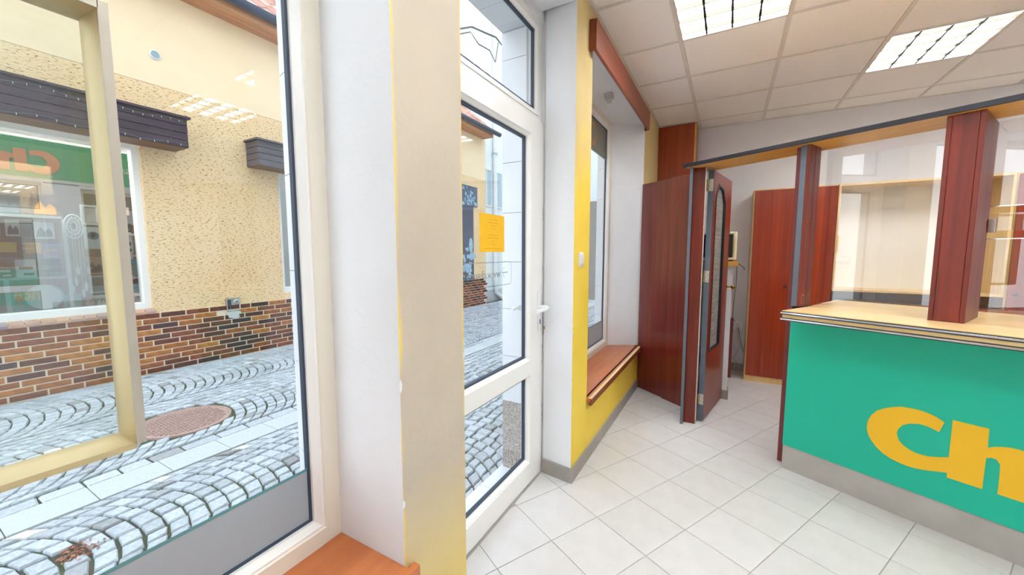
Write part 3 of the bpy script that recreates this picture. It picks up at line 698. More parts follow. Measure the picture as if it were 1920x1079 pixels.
build('clamp', local(1.3, 0.36, 1.03, MB().box(0.6875, 0.715, 0.345, 0.371, 1.46, 1.53)), M['chrome'], g2, bevel=0.004)
p3 = thing('counter_post', 'mahogany post at the far right end of the counter', 'post', (*W2(2.05, 0.2), 1.03), ANG)
build('front_board', local(2.05, 0.2, 1.03, MB().box(1.99, 2.11, 0.034, 0.38, 1.0305, 2.0)), M['mahogany'], p3, bevel=0.002)

# ---- side partition, doorway post and door
A_ = (-0.757, 3.929); dv = Vector((0.437, -0.315, 0)).normalized(); nv = Vector((-dv.y, dv.x, 0))
sp_ = thing('side_partition', 'dark mahogany laminate partition between window wall and doorway', 'partition', (*A_, 0), math.atan2(dv.y, dv.x))
build('panel', MB().box(0.0, 0.325, 0, 0.018, 0.006, 2.018), M['mahogany_dark'], sp_, bevel=0.001)
build('panel', MB().box(0.326, 0.60, -0.004, 0.014, 0.0, 2.022), M['mahogany_dark'], sp_, bevel=0.001)
dp = thing('door_post', 'mahogany door post with grey edge beside the folding door', 'post', (-0.22, 3.28, 0))
build('edge_board', MB().box(-0.280, -0.260, 3.235, 3.50, 0, 1.999), M['mahogany_dark'], dp, bevel=0.001)
build('edging', MB().box(-0.2805, -0.2595, 3.232, 3.235, 0, 1.999), M['grey_edge'], dp, label='grey edging')
build('front_board', MB().box(-0.2595, -0.178, 3.285, 3.325, 0, 1.999), M['mahogany'], dp, bevel=0.001)
build('stop_strip', MB().box(-0.178, -0.171, 3.288, 3.323, 0, 1.999), M['steel'], dp)
dd = Vector((0.124, 0.635, 0)).normalized(); da = math.atan2(dd.y, dd.x)
sdr = thing('inner_door', 'open mahogany door with tall frosted glass light', 'door', (-0.122, 3.346, 0), da)
# local: s along the leaf, t to its left (thickness), camera side face at t=0
G = [(0.085, 0.56), (0.42, 0.56), (0.42, 1.775), (0.335, 1.885), (0.165, 1.905), (0.085, 1.80)]
OUT = [(0.0, 0.02), (0.628, 0.02), (0.628, 1.775), (0.628, 1.985), (0.0, 1.985), (0.0, 1.80)]
lm = MB()
for T in (0.0, 0.04):
    o = len(lm.v); lm.add([(s_, T, z) for s_, z in OUT] + [(s_, T, z) for s_, z in G], [])
    for i in range(6):
        j = (i + 1) % 6; lm.f.append([o + i, o + j, o + 6 + j, o + 6 + i]); lm.mi.append(0); lm.t.append(0.5)
for i in range(6):
    j = (i + 1) % 6
    lm.f.append([i, j, 12 + j, 12 + i]); lm.mi.append(1 if i in (4, 5) else 0); lm.t.append(0.5)
    lm.f.append([6 + i, 6 + j, 18 + j, 18 + i]); lm.mi.append(0); lm.t.append(0.5)
lfo = build('door_leaf', lm, [M['mahogany'], M['grey_edge']], sdr)
def ring(poly, inset, t0, t1, mat, name, parent):
    cx = sum(p[0] for p in poly) / len(poly); cz = sum(p[1] for p in poly) / len(poly); n = len(poly)
    inn = [(p[0] + (inset if p[0] < cx else -inset), p[1] + (inset if p[1] < cz else -inset * 1.1)) for p in poly]
    m = MB(); m.add([(a, t0, b) for a, b in poly] + [(a, t1, b) for a, b in poly] + [(a, t1, b) for a, b in inn] + [(a, t0, b) for a, b in inn],
                    [f for i in range(n) for j in [(i + 1) % n] for f in ((i, j, n + j, n + i), (n + i, n + j, 2 * n + j, 2 * n + i), (2 * n + i, 2 * n + j, 3 * n + j, 3 * n + i), (3 * n + i, 3 * n + j, j, i))])
    build(name, m, mat, parent); return inn
ring([(p[0], p[1]) for p in G], 0.014, -0.004, 0.044, M['black_edge'], 'glazing_frame', lfo)
k = NT('frosted_door_glass'); f = k.noise(k.coords((1, 60, 10)), 6, 4)
k.l(k.ramp(f, [(0.3, lin((142, 146, 142))), (0.7, lin((176, 176, 166)))]), k.p.inputs['Base Color']); k.p.inputs['Roughness'].default_value = 0.25; k.bump(f, 0.6, 0.01)
M['frosted'] = k.m
build('frosted_pane', MB().ext([(0.09, 0.565), (0.415, 0.565), (0.415, 1.77), (0.332, 1.88), (0.168, 1.9), (0.09, 1.795)], 'y', 0.016, 0.022), M['frosted'], lfo)
for z0, z1 in ((1.83, 1.92), (1.13, 1.22), (0.145, 0.23)):
    h = build('hinge', MB().box(-0.0025, 0.0, 0.004, 0.034, z0, z1), M['steel'], sdr)
    build('hinge_pin', MB().tube([(-0.006, 0.042, z0), (-0.006, 0.042, z1)], 0.0055, 8), M['brass'], h, smooth=True)
    sc_ = MB()
    for q in range(4): sc_.lathe([(0.003, -0.004), (0.003, -0.0024)], (0, 0.012 + 0.014 * (q % 2), z0 + 0.015 + (z1 - z0 - 0.03) * q / 3), 'x', 6)
    build('screw_head', sc_, M['grey_edge'], h)
kn = MB().lathe([(0.012, 0.0), (0.012, 0.006), (0.006, 0.01), (0.006, 0.035), (0.016, 0.042), (0.02, 0.052), (0.016, 0.062), (0.006, 0.066)], (0, 0, 0), 'y', 14)
kn.v = [(x + 0.605, -y, z + 1.055) for x, y, z in kn.v]
build('door_knob', kn, M['brass'], sdr, smooth=True)
build('latch_plate', MB().box(0.628, 0.630, 0.01, 0.03, 0.92, 1.14), M['brass'], sdr)

# ---- back room: half wall with ledge, small television, tall cupboards, open wall unit
hwl = MB().box(-0.5, 0.040, 4.0, 4.12, 0, 1.235)
hw_ = struct('wall_half', hwl, M['white_plaster'])
struct('baseboard_half', MB().box(-0.5, 0.043, 3.988, 4.0, 0, 0.085).box(0.040, 0.052, 3.988, 4.12, 0, 0.085), M['skirting'])
lg = thing('wall_shelf', 'pine shelf board on top of the white half wall', 'shelf', (-0.2, 4.1, 1.236))
build('board', MB().box(-0.5, 0.075, 3.97, 4.38, 1.2365, 1.285), M['pine'], lg, bevel=0.002)
build('edge_strip', MB().box(0.02, 0.08, 3.962, 3.97, 1.25, 1.284), M['pine'], lg)
tv = thing('television', 'small cream television with dark screen on the pine shelf', 'television', (-0.15, 4.15, 1.285))
tvb = build('casing', MB().frame('y', 4.30, 4.00, -0.33, 0.06, 1.295, 1.548, (0.03, 0.032, 0.022, 0.022), ch=0.008).box(-0.33, 0.06, 4.10, 4.30, 1.295, 1.548), M['cream_plastic'], tv, bevel=0.012)
build('screen', MB().box(-0.30, 0.030, 4.02, 4.03, 1.316, 1.527), M['black'], tv)
build('control_strip', MB().box(0.037, 0.047, 3.994, 4.0, 1.36, 1.49), M['beech'], tv)
for a in (-0.3, 0.0): build('foot', MB().box(a, a + 0.04, 4.03, 4.26, 1.285, 1.296), M['black'], tv)
wl_ = [(0.02, 4.305, 1.35), (0.09, 4.5, 1.25), (0.15, 4.8, 1.20), (0.16, 5.03, 1.17)]
build('television_cable', MB().tube(wl_, 0.004, 6), M['black'], tv)
cb = thing('wall_cable', 'thin grey cable running down the back wall to the socket', 'cable', (0.12, 5.04, 0.5))
build('cable', MB().tube([(0.09, 5.043, 1.27), (0.088, 5.043, 1.0), (0.075, 5.043, 0.8), (0.07, 5.043, 0.62), (0.10, 5.04, 0.56)], 0.004, 6), M['cable'], cb)
c2 = thing('coiled_cable', 'pale cable looping from the back wall socket to the floor', 'cable', (0.14, 5.0, 0.0))
build('cable', MB().tube([(0.12, 5.02, 0.52), (0.13, 5.0, 0.40), (0.16, 5.0, 0.30), (0.10, 5.0, 0.16), (0.13, 5.0, 0.12), (0.10, 4.97, 0.02), (0.02, 4.93, 0.01), (-0.05, 4.9, 0.06)], 0.005, 6), M['lightcable'], c2)
build('cable', MB().tube([(0.13, 5.02, 0.52), (0.15, 5.01, 0.40), (0.19, 5.0, 0.24)], 0.004, 6), M['cable'], c2)
so = thing('wall_socket', 'white wall socket low on the grey back wall', 'socket', (0.125, 5.04, 0.53))
build('base_plate', MB().ext(rrect(0.125, 0.532, 0.086, 0.086, 0.01), 'y', 5.035, 5.05), M['white_plastic'], so, bevel=0.003)
build('plug', MB().lathe([(0.02, 0), (0.02, -0.03), (0.014, -0.036)], (0.125, 5.035, 0.532), 'y', 14), M['white_plastic'], so)
mb_ = thing('maroon_board', 'maroon board leaning behind the white half wall', 'board', (0.0, 4.7, 0))
build('board', MB().box(-0.35, 0.075, 4.72, 4.74, 0.0, 0.66), M['maroon_edge'], mb_, bevel=0.002)

def cupboard(x0, x1, label, knob=None):
    t = thing('tall_cupboard', label, 'cupboard', ((x0 + x1) / 2, 4.87, 0), group='red veneer cupboards along the back wall')
    build('side_panel', MB().box(x0, x0 + 0.018, 4.715, 5.035, 0, 1.99), M['beech_v'], t)
    build('side_panel', MB().box(x1 - 0.018, x1, 4.715, 5.035, 0, 1.99), M['beech_v'], t)
    build('top_board', MB().box(x0, x1, 4.715, 5.035, 1.99, 2.0), M['beech_v'], t)
    build('kick_board', MB().box(x0 + 0.018, x1 - 0.018, 4.712, 4.73, 0, 0.062), M['beech_v'], t)
    d = build('cupboard_door', MB().box(x0 + 0.012, x1 - 0.002, 4.697, 4.714, 0.064, 1.988), M['red_veneer'], t, bevel=0.001)
    if knob: build('door_knob', MB().lathe([(0.006, 0), (0.006, -0.012), (0.014, -0.018), (0.014, -0.026), (0.006, -0.03)], (knob, 4.697, 1.022), 'y', 12), M['black'], d, smooth=True)
cupboard(0.197, 0.545, 'tall red veneer cupboard beside the open doorway', 0.502)
cupboard(0.548, 0.872, 'tall red veneer cupboard left of the cream wall unit')
cupboard(1.985, 2.50, 'tall red veneer cupboard right of the cream wall unit', 2.03)
wu = thing('wall_unit', 'open beech wall unit with cream back panel behind the glass', 'wall unit', (1.43, 4.86, 1.0))
build('side_panel', MB().box(0.876, 0.894, 4.705, 5.035, 0.995, 2.0), M['beech_v'], wu)
build('side_panel', MB().box(1.962, 1.98, 4.705, 5.035, 0.995, 2.0), M['beech_v'], wu)
build('top_board', MB().box(0.894, 1.962, 4.705, 5.035, 1.982, 2.0), M['beech'], wu)
build('bottom_board', MB().box(0.894, 1.962, 4.705, 5.035, 0.995, 1.013), M['beech'], wu)
build('back_panel', MB().box(0.894, 1.962, 5.02, 5.035, 1.013, 1.982), M['panel_cream'], wu)
lc = thing('low_cupboard', 'low dark red cupboard under the cream wall unit', 'cupboard', (1.43, 4.8, 0))
build('carcass', MB().box(0.876, 1.98, 4.62, 5.035, 0, 0.90), M['mahogany_dark'], lc)
for x0, x1 in ((0.88, 1.425), (1.43, 1.976)):
    dd_ = build('cupboard_door', MB().box(x0, x1, 4.60, 4.62, 0.07, 0.89), M['red_veneer'], lc, bevel=0.001)

# ================================================================== OUTSIDE
GZ = -0.10
gr = MB().box(-6.2, OUTX, -3, 9.2, GZ - 0.12, GZ - 0.016).box(-9.0, OUTX, 9.2, 26, GZ - 0.12, GZ - 0.016)
street = struct('street', gr, M['joint'])
# arcs of granite setts
def pxpos(p):
    x, y, z = p; a, b = rad(29.35), rad(5.23); z -= 1.363
    r = x * math.cos(a) + y * math.sin(a); f0 = -x * math.sin(a) + y * math.cos(a)
    f = f0 * math.cos(b) - z * math.sin(b); u = z * math.cos(b) + f0 * math.sin(b)
    if f <= 0: return None
    return 960 + 720 * r / f, 539.5 - 720 * u / f
stones = []
MHX, MHY, MHR = -4.08, 1.42, 0.33
def sett(q, tone, h=0.0):
    """q = four corners; bevelled block"""
    c = (sum(p[0] for p in q) / 4, sum(p[1] for p in q) / 4)
    q = [(p[0] + random.uniform(-.005, .005), p[1] + random.uniform(-.005, .005)) for p in q]
    ins = [(p[0] + (c[0] - p[0]) * 0.11, p[1] + (c[1] - p[1]) * 0.11) for p in q]
    z = GZ + h; vs = [(p[0], p[1], GZ - 0.03) for p in q] + [(p[0], p[1], z - 0.009) for p in q] + [(p[0], p[1], z + random.uniform(-.002, .002)) for p in ins]
    fs = [(i, (i + 1) % 4, 4 + (i + 1) % 4, 4 + i) for i in range(4)] + [(4 + i, 4 + (i + 1) % 4, 8 + (i + 1) % 4, 8 + i) for i in range(4)] + [(8, 9, 10, 11)]
    return vs, fs, c, tone
def tone():
    r = random.random()
    return 1.0 if r > 0.985 else (random.uniform(0, 0.2) if r < 0.06 else random.uniform(0.25, 0.85))
def arc_column(xc, half, R, dy, seg, y0, y1):
    tm = math.asin(min(0.98, half / R)); k = 0; y = y0
    while y < y1:
        n = max(5, int(2 * tm * R / seg)); ts = [-tm + 2 * tm * (i + (random.uniform(-.18, .18) if 0 < i < n else 0)) / n for i in range(n + 1)]
        off = (k % 2) * tm / n
        for i in range(n):
            a, b = ts[i], ts[i + 1]; g = 0.0095 / R; a += g; b -= g
            th = dy * 0.072
            P = lambda t, yy: (xc + R * math.sin(t), yy + R * math.cos(t) - R)
            q = [P(a, y + th), P(b, y + th), P(b, y + dy - th), P(a, y + dy - th)]
            c = P((a + b) / 2, y + dy / 2)
            if math.hypot(c[0] - MHX, c[1] - MHY) < MHR + 0.035: continue
            if math.hypot(c[0] + 2.72, c[1] - 0.50) < 0.045: continue
            stones.append(sett(q, tone(), random.uniform(-0.003, 0.003)))
        y += dy; k += 1
for xc in (-4.18, -5.41): arc_column(xc, 0.60, 0.80, 0.092, 0.098, -0.8, 12.0)
for xc in (-2.70, -1.74): arc_column(xc, 0.475, 0.64, 0.094, 0.098, -0.8, 12.0)
y = -0.8
while y < 12:                                   # border row along the kerb
    l = random.uniform(0.15, 0.24)
    stones.append(sett([(-3.555, y + 0.006), (-3.44, y + 0.006), (-3.44, y + l - 0.006), (-3.555, y + l - 0.006)], random.uniform(0.1, 0.9))); y += l
def vis(c):
    p = pxpos((c[0], c[1], GZ))
    if not p: return None
    x, yy = p
    if (0 < x < 578 and yy < 1079 and yy < 997 - 0.53 * (x - 380) + 5) or (872 < x < 942 and 560 < yy < 1000):
        return math.hypot(c[0], c[1])
    return None
order = sorted(((vis(s[2]) or 99) + 0, i) for i, s in enumerate(stones))
near = {i for d, i in order[:280] if d < 90}
rest = MB()
for i, (vs, fs, c, tn) in enumerate(stones):
    if i in near:
        m = MB(); m.tone = tn; m.add(vs, fs)
        me = m.mesh('sett', [M['stone']], (c[0], c[1], GZ), recalc=False, tint=True); inst('sett', me, street, (c[0], c[1], GZ))
    else: rest.tone = tn; rest.add(vs, fs)
build('sett', rest, M['stone'], street, tint=True, recalc=False, kind='stuff')
# granite kerb strip
y = -0.7; kb = []
while y < 12:
    l = 0.345 if y < 3 else 0.36
    o = build('kerb_slab', MB().box(-3.43, -3.185, y + 0.002, y + l - 0.002, GZ - 0.05, GZ + 0.003), M['granite'], street, bevel=0.003); y += l
# manhole cover
mh = thing('manhole_cover', 'rusty round manhole cover in the cobbled street', 'manhole cover', (MHX, MHY, GZ))
build('rim', MB().lathe([(MHR, -0.03), (MHR, 0.0), (MHR - 0.02, 0.001), (MHR - 0.022, -0.005)], (MHX, MHY, GZ), 'z', 40), M['iron'], mh)
build('lid', MB().lathe([(MHR - 0.026, -0.03), (MHR - 0.026, -0.006)], (MHX, MHY, GZ), 'z', 40), M['iron'], mh)
st_ = MB(); n = 13
for i in range(-n, n + 1):
    for j in range(-n, n + 1):
        x, yy = MHX + i * 0.024, MHY + j * 0.024
        if math.hypot(x - MHX, yy - MHY) > MHR - 0.05: continue
        a, b = (0.009, 0.004) if (i + j) % 2 else (0.004, 0.009)
        st_.box(x - a, x + a, yy - b, yy + b, GZ - 0.006, GZ + 0.001)
build('tread_stud', st_, M['iron'], mh, kind='stuff')
# leaves in a missing sett
lv = MB()
for i in range(150):
    a, r = random.uniform(0, 6.28), 0.085 * math.sqrt(random.random()); x, yy = -2.72 + r * math.cos(a), 0.50 + r * math.sin(a); lv.tone = random.random()
    s = random.uniform(0.006, 0.013); t_ = random.uniform(0, 6.28); z = GZ - 0.008 + random.uniform(0, 0.012)
    lv.add([(x + s * math.cos(t_), yy + s * math.sin(t_), z), (x - s * .5 * math.sin(t_), yy + s * .5 * math.cos(t_), z + 0.004), (x - s * math.cos(t_), yy - s * math.sin(t_), z), (x + s * .5 * math.sin(t_), yy - s * .5 * math.cos(t_), z + 0.003)], [(0, 1, 2, 3)])
build('dry_leaves', lv, M['leaf'], None, org=(-2.72, 0.5, GZ), tint=True, label='small heap of reddish dry leaves in a gap between setts', cat='leaves', kind='stuff')

# ---- opposite house
HX = -6.03
hs = thing('opposite_house', 'ochre rendered house with brick plinth across the street', 'house', (HX, 3, GZ))
w = MB()
WY0, WY1, WZ0, WZ1 = -1.3, 1.885, 0.68, 2.61      # shop window 1
VY0, VY1 = 3.45, 5.6                                # shop window 2
YE = 9.20
def wallseg(a, b, z0, z1, m): w.box(HX - 0.35, HX, a, b, z0, z1, m)
wallseg(-3, WY0, GZ - 0.1, 3.345, 0); wallseg(WY1, VY0, GZ - 0.1, 3.345, 0); wallseg(VY1, YE, GZ - 0.1, 3.345, 0)
wallseg(WY0, WY1, GZ - 0.1, WZ0, 0); wallseg(VY0, VY1, GZ - 0.1, 0.73, 0)
wallseg(WY0, WY1, WZ1, 3.345, 0); wallseg(VY0, VY1, 2.56, 3.345, 0)
build('rendered_wall', w, M['rough'], hs)
build('upper_wall', MB().box(HX - 0.35, HX + 0.004, -3, YE, 3.345, 4.455), M['smooth'], hs)
build('end_wall', MB().box(-12, HX - 0.35, YE - 0.3, YE, GZ, 4.45), M['smooth'], hs)
pl = build('plinth', MB().box(HX, HX + 0.010, -3, YE, GZ - 0.1, 0.63), M['mortar'], hs)
# bricks
BL, BH, CZH = 0.245, 0.056, 0.0665
bm_v = []
def brick_mesh(l, tn):
    m = MB(); m.tone = tn; a, h, d, c = l / 2, BH / 2, 0.012, 0.004
    m.add([(0, -a, -h), (0, a, -h), (0, a, h), (0, -a, h), (d - c, -a, -h), (d - c, a, -h), (d - c, a, h), (d - c, -a, h), (d, -a + c, -h + c), (d, a - c, -h + c), (d, a - c, h - c), (d, -a + c, h - c)],
          [(0, 1, 5, 4), (1, 2, 6, 5), (2, 3, 7, 6), (3, 0, 4, 7), (4, 5, 9, 8), (5, 6, 10, 9), (6, 7, 11, 10), (7, 4, 8, 11), (8, 9, 10, 11)])
    return m
tones = [0.03, 0.2, 0.3, 0.42, 0.5, 0.6, 0.72, 0.85, 0.97]
bmeshes = [brick_mesh(BL - 0.012 * 0.5, t).mesh('brick', [M['brick']], recalc=True, tint=True) for t in tones]
bw = [1.6, 1.2, 1.2, 1, 1.2, 1.2, 1.2, 1.4, 0.8]
farb = MB()
bx = HX + 0.004
for r in range(11):
    zc = 0.60 - r * CZH; off = (0.0, 0.085, 0.17)[r % 3]
    y = -2.9 + off
    while y < YE - 0.12:
        yc = y + BL / 2
        hole = (abs(yc - 2.73) < 0.07 and r in (0,)) or (abs(yc - 2.74) < 0.10 and r in (1,))
        if not hole and zc > GZ - 0.02:
            if 0.45 < yc < 4.0:
                tw = [0.7, 1.0, 1.2, 1.2, 1.3, 1.4, 1.4, 1.5, 1.0] if yc < 2.0 else [1.2, 1.9, 1.8, 1.6, 1.2, 1.0, 0.8, 0.5, 0.3]
                inst('brick', random.choices(bmeshes, tw)[0], pl, (bx + random.uniform(0, .001), yc, zc))
            else:
                m = brick_mesh(BL - 0.006, random.choice(tones[:6])); farb.tone = m.tone
                farb.add([(a + bx, b + yc, c + zc) for a, b, c in m.v], m.f)
        y += BL + 0.010
build('brick', farb, M['brick'], pl, tint=True, kind='stuff')
# sloped sill tiles under the shop windows
sill = build('tiled_sill', MB().box(HX - 0.05, HX + 0.03, WY0, WY1, 0.632, 0.655).box(HX - 0.05, HX + 0.03, VY0, VY1, 0.632, 0.66), M['mortar'], hs)
y = WY0 + 0.005
while y < WY1 - 0.05:
    m = MB(); m.tone = random.random(); m.ext([(HX + 0.036, 0.628), (HX + 0.036, 0.655), (HX - 0.02, 0.69), (HX - 0.02, 0.66)], 'y', y, y + 0.092)
    build('sill_tile', m, M['silltile'], sill, tint=True); y += 0.1
# window frames and glass of the shop across
def far_window(y0, y1, z0, z1, mull):
    wd = build('window_frame', MB().frame('x', HX - 0.13, HX - 0.04, y0, y1, z0, z1, (0.06, 0.075, 0.09, 0.07), ch=0.01), M['pvc'], hs, label='white window frame')
    build('pane', MB().box(HX - 0.095, HX - 0.088, y0 + 0.055, y1 - 0.07, z0 + 0.08, z1 - 0.065), M['shop_glass'], wd)
far_window(WY0, WY1, WZ0, WZ1, None)
far_window(VY0, VY1, 0.73, 2.56, None)
# display room behind the glass
build('display_room', MB().box(HX - 1.3, HX - 1.28, -1.4, 6, GZ, 2.7).box(HX - 1.28, HX - 0.35, -1.42, -1.4, GZ, 2.7).box(HX - 1.28, HX - 0.35, 2.6, 2.62, GZ, 2.7)
      .box(HX - 1.3, HX - 0.35, -1.4, 6, 2.65, 2.7).box(HX - 1.3, HX - 0.35, -1.4, 6, 0.66, 0.70), plain('display_room_paint', (132, 116, 98), 0.8), hs)
al = bpy.data.lights.new('display_fill', 'AREA'); al.shape = 'RECTANGLE'; al.size = 0.25; al.size_y = 2.6; al.energy = 85; al.color = (1.0, 0.94, 0.84)  # unseen area light added to brighten the display
ao = bpy.data.objects.new('display_fill', al); COL.objects.link(ao); ao.location = (HX - 0.30, 0.7, 2.60); ao.rotation_euler = (0, rad(-20), 0)
ao['label'] = 'unseen fill light added over the shop display across the street'; ao['category'] = 'lamp'

# goods in the display
sh = thing('display_shelf', 'white shelf rack inside the shop window across the street', 'shelf', (-6.35, 1.0, 0.70))
build('shelf_board', MB().box(-6.52, -6.17, 0.2, 1.28, 1.715, 1.742), M['white_plastic'], sh)
build('shelf_board', MB().box(-6.52, -6.17, 0.2, 1.24, 1.088, 1.106), M['win_grey'], sh)
build('upright', MB().box(-6.2, -6.17, 1.25, 1.275, 0.70, 1.742), M['white_plastic'], sh)
build('upright', MB().box(-6.2, -6.17, 0.83, 0.86, 0.70, 1.088), M['win_grey'], sh)
build('back_board', MB().box(-6.56, -6.54, 0.2, 1.28, 0.70, 2.3), plain('shelf_back', (126, 104, 78), 0.7), sh)
def C(n, rgb, **k): return plain(n, rgb, 0.5, **k)
def flat_item(name, label, cat, X, y0, y1, z0, z1, mats, kind='pic', fr=0.012):
    t = thing(name, label, cat, (X, (y0 + y1) / 2, z0))
    if kind == 'framed':
        build('frame', MB().frame('x', X - 0.02, X, y0, y1, z0, z1, fr), mats[0], t)
        build('picture', MB().box(X - 0.015, X - 0.006, y0 + fr * .8, y1 - fr * .8, z0 + fr * .8, z1 - fr * .8), mats[1], t)
    elif kind == 'book':
        build('cover', MB().box(X - 0.004, X, y0, y1, z0, z1).box(X - 0.026, X - 0.022, y0, y1, z0, z1).box(X - 0.026, X, y0, y0 + 0.003, z0, z1), mats[0], t)
        build('pages', MB().box(X - 0.022, X - 0.004, y0 + 0.003, y1 - 0.004, z0 + 0.003, z1 - 0.003), M['white_plastic'], t)
        if len(mats) > 1: build('cover_print', MB().box(X, X + 0.001, y0 + (y1 - y0) * .15, y1 - (y1 - y0) * .15, z0 + (z1 - z0) * .45, z0 + (z1 - z0) * .62).box(X, X + 0.001, y0 + (y1 - y0) * .35, y1 - (y1 - y0) * .12, z0 + (z1 - z0) * .12, z0 + (z1 - z0) * .26), mats[1], t)
    else:
        build('board', MB().box(X - 0.012, X, y0, y1, z0, z1), mats[0], t)
        if len(mats) > 1:
            pm = MB(); cy, cz = (y0 + y1) / 2, (z0 + z1) / 2; wv, hv = (y1 - y0), (z1 - z0)
            pts = [(cy - .42 * wv, cz - .4 * hv), (cy + .42 * wv, cz - .4 * hv), (cy + .38 * wv, cz - .05 * hv), (cy + .2 * wv, cz + .12 * hv), (cy + .02 * wv, cz - .08 * hv), (cy - .15 * wv, cz + .2 * hv), (cy - .34 * wv, cz - .02 * hv)]
            pm.ext(pts, 'x', X, X + 0.001); build('painted_scene', pm, mats[1], t)
    return t
brown, dark, blueg = C('brown_print', (112, 84, 56), var=0.4, scale=20), C('dark_print', (44, 48, 60), var=0.4, scale=20), C('slate_print', (108, 124, 134), var=0.4, scale=25)
gold_, purple, teal = C('gold_paper', (226, 160, 30), var=0.1), C('lilac_print', (152, 138, 190), var=0.2, scale=15), C('teal_box', (40, 184, 198), var=0.08)
whitep, tanp, greenp = C('white_card', (226, 232, 238), var=0.05), C('tan_card', (206, 168, 146), var=0.1), C('green_print', (58, 108, 84), var=0.4, scale=30)
flat_item('framed_picture', 'dark landscape picture on the upper display shelf', 'picture', -6.35, 0.86, 1.015, 1.743, 1.95, (dark, blueg))
flat_item('framed_picture', 'brown picture with a yellow disc on the upper display shelf', 'picture', -6.35, 1.08, 1.27, 1.743, 1.97, (brown, gold_))
flat_item('print', 'portrait print pinned above the orange card in the display', 'picture', -6.30, 0.895, 0.985, 1.527, 1.692, (whitep, brown))
flat_item('print', 'small dark picture between the portrait and the landscape print', 'picture', -6.30, 0.988, 1.062, 1.505, 1.69, (blueg, brown))
flat_item('print', 'pale mountain landscape print in the display rack', 'picture', -6.25, 1.066, 1.205, 1.505, 1.677, (whitep, blueg))
flat_item('card', 'plain orange card in the middle of the display rack', 'card', -6.25, 0.996, 1.107, 1.355, 1.465, (gold_,))
flat_item('book', 'lilac book standing right of the orange card', 'book', -6.25, 1.11, 1.227, 1.299, 1.456, (purple, gold_), 'book')
flat_item('book', 'white book with dark print standing on the lower display shelf', 'book', -6.20, 0.916, 1.045, 1.108, 1.291, (whitep, dark), 'book')
flat_item('book', 'dark book with green picture right of the white book', 'book', -6.22, 1.060, 1.220, 1.108, 1.299, (dark, greenp), 'book')
flat_item('book', 'brown book left of the white book on the lower shelf', 'book', -6.23, 0.80, 0.90, 1.108, 1.24, (brown, whitep), 'book')
flat_item('box', 'turquoise gift box with a small red and yellow motif behind the oval plate', 'box', -6.30, 0.862, 1.184, 0.702, 0.968, (teal,))
build('motif', MB().box(-6.30, -6.299, 0.90, 0.96, 0.83, 0.90), C('red_motif', (190, 96, 90), var=0.5, scale=40), bpy.data.objects['box'])
op = thing('oval_plate', 'large oval pale turquoise plate standing in the display', 'plate', (-6.18, 1.078, 0.78))
pm = MB(); cy, cz = 1.078, 0.905
def ell(r, x): return [(x, cy + 0.128 * r * math.cos(a), cz + 0.122 * r * math.sin(a)) for a in [2 * math.pi * i / 28 for i in range(28)]]
def rings(rs):
    m = MB(); v = []
    for r, x in rs: v += ell(r, x)
    m.add(v, [(k * 28 + j, k * 28 + (j + 1) % 28, (k + 1) * 28 + (j + 1) % 28, (k + 1) * 28 + j) for k in range(len(rs) - 1) for j in range(28)] + [list(range((len(rs) - 1) * 28, len(rs) * 28))])
    return m
build('dish', rings([(1.0, -6.175), (0.96, -6.178), (0.5, -6.20), (0.01, -6.202)]), C('pale_turquoise_glaze', (128, 200, 206), var=0.06), op)
build('rim', rings([(1.03, -6.178), (1.02, -6.168), (0.96, -6.172), (0.955, -6.18)]), whitep, op)
build('centre_disc', rings([(0.40, -6.195), (0.38, -6.185), (0.02, -6.183)]), teal, op)
dc = thing('dreamcatcher', 'large white feathered dreamcatcher hanging in the shop display', 'decoration', (-6.15, 1.32, 1.2))
cy, cz = 1.325, 1.64
ring_ = MB()
for R_ in (0.085, 0.06, 0.03): ring_.tube([(-6.15, cy + R_ * 0.8 * math.cos(a), cz + R_ * 1.5 * math.sin(a)) for a in [2 * math.pi * i / 24 for i in range(25)]], 0.006, 6)
build('hoop', ring_, whitep, dc)
wb = MB()
for i in range(12):
    a = 2 * math.pi * i / 12; b = a + 2.4
    wb.tube([(-6.15, cy + .068 * math.cos(a), cz + .127 * math.sin(a)), (-6.15, cy + .068 * math.cos(b), cz + .127 * math.sin(b))], 0.002, 4)
build('web', wb, whitep, dc)
for i, (dy, l) in enumerate(((-0.075, 0.34), (-0.05, 0.5), (-0.02, 0.42), (0.0, 0.3), (0.025, 0.55), (0.05, 0.48), (0.08, 0.3))):
    z0 = cz - 0.11; m = MB().tube([(-6.15, cy + dy, z0), (-6.15, cy + dy, z0 - l)], 0.002, 4)
    m.add([(-6.148, cy + dy, z0 - l), (-6.148, cy + dy - 0.016, z0 - l - 0.05), (-6.148, cy + dy - 0.008, z0 - l - 0.11), (-6.148, cy + dy + 0.008, z0 - l - 0.11), (-6.148, cy + dy + 0.016, z0 - l - 0.05)], [(0, 1, 2, 3, 4)])
    build('feather', m, whitep, dc)
flat_item('framed_picture', 'white framed grey picture at the upper right of the display', 'picture', -6.25, 1.411, 1.548, 1.670, 1.889, (whitep, C('taupe_print', (166, 150, 140))), 'framed', 0.02)
cp = flat_item('print', 'white poster with a grey ring below the white framed picture', 'picture', -6.25, 1.418, 1.552, 1.402, 1.647, (whitep,))
mm = MB(); mm.lathe([(0.045, 0), (0.045, 0.002), (0.022, 0.002), (0.022, 0)], (-6.25, 1.49, 1.55), 'x', 20)
build('grey_ring', mm, blueg, cp)
flat_item('box', 'tan card box below the ring poster', 'box', -6.30, 1.424, 1.564, 1.112, 1.312, (tanp, brown))
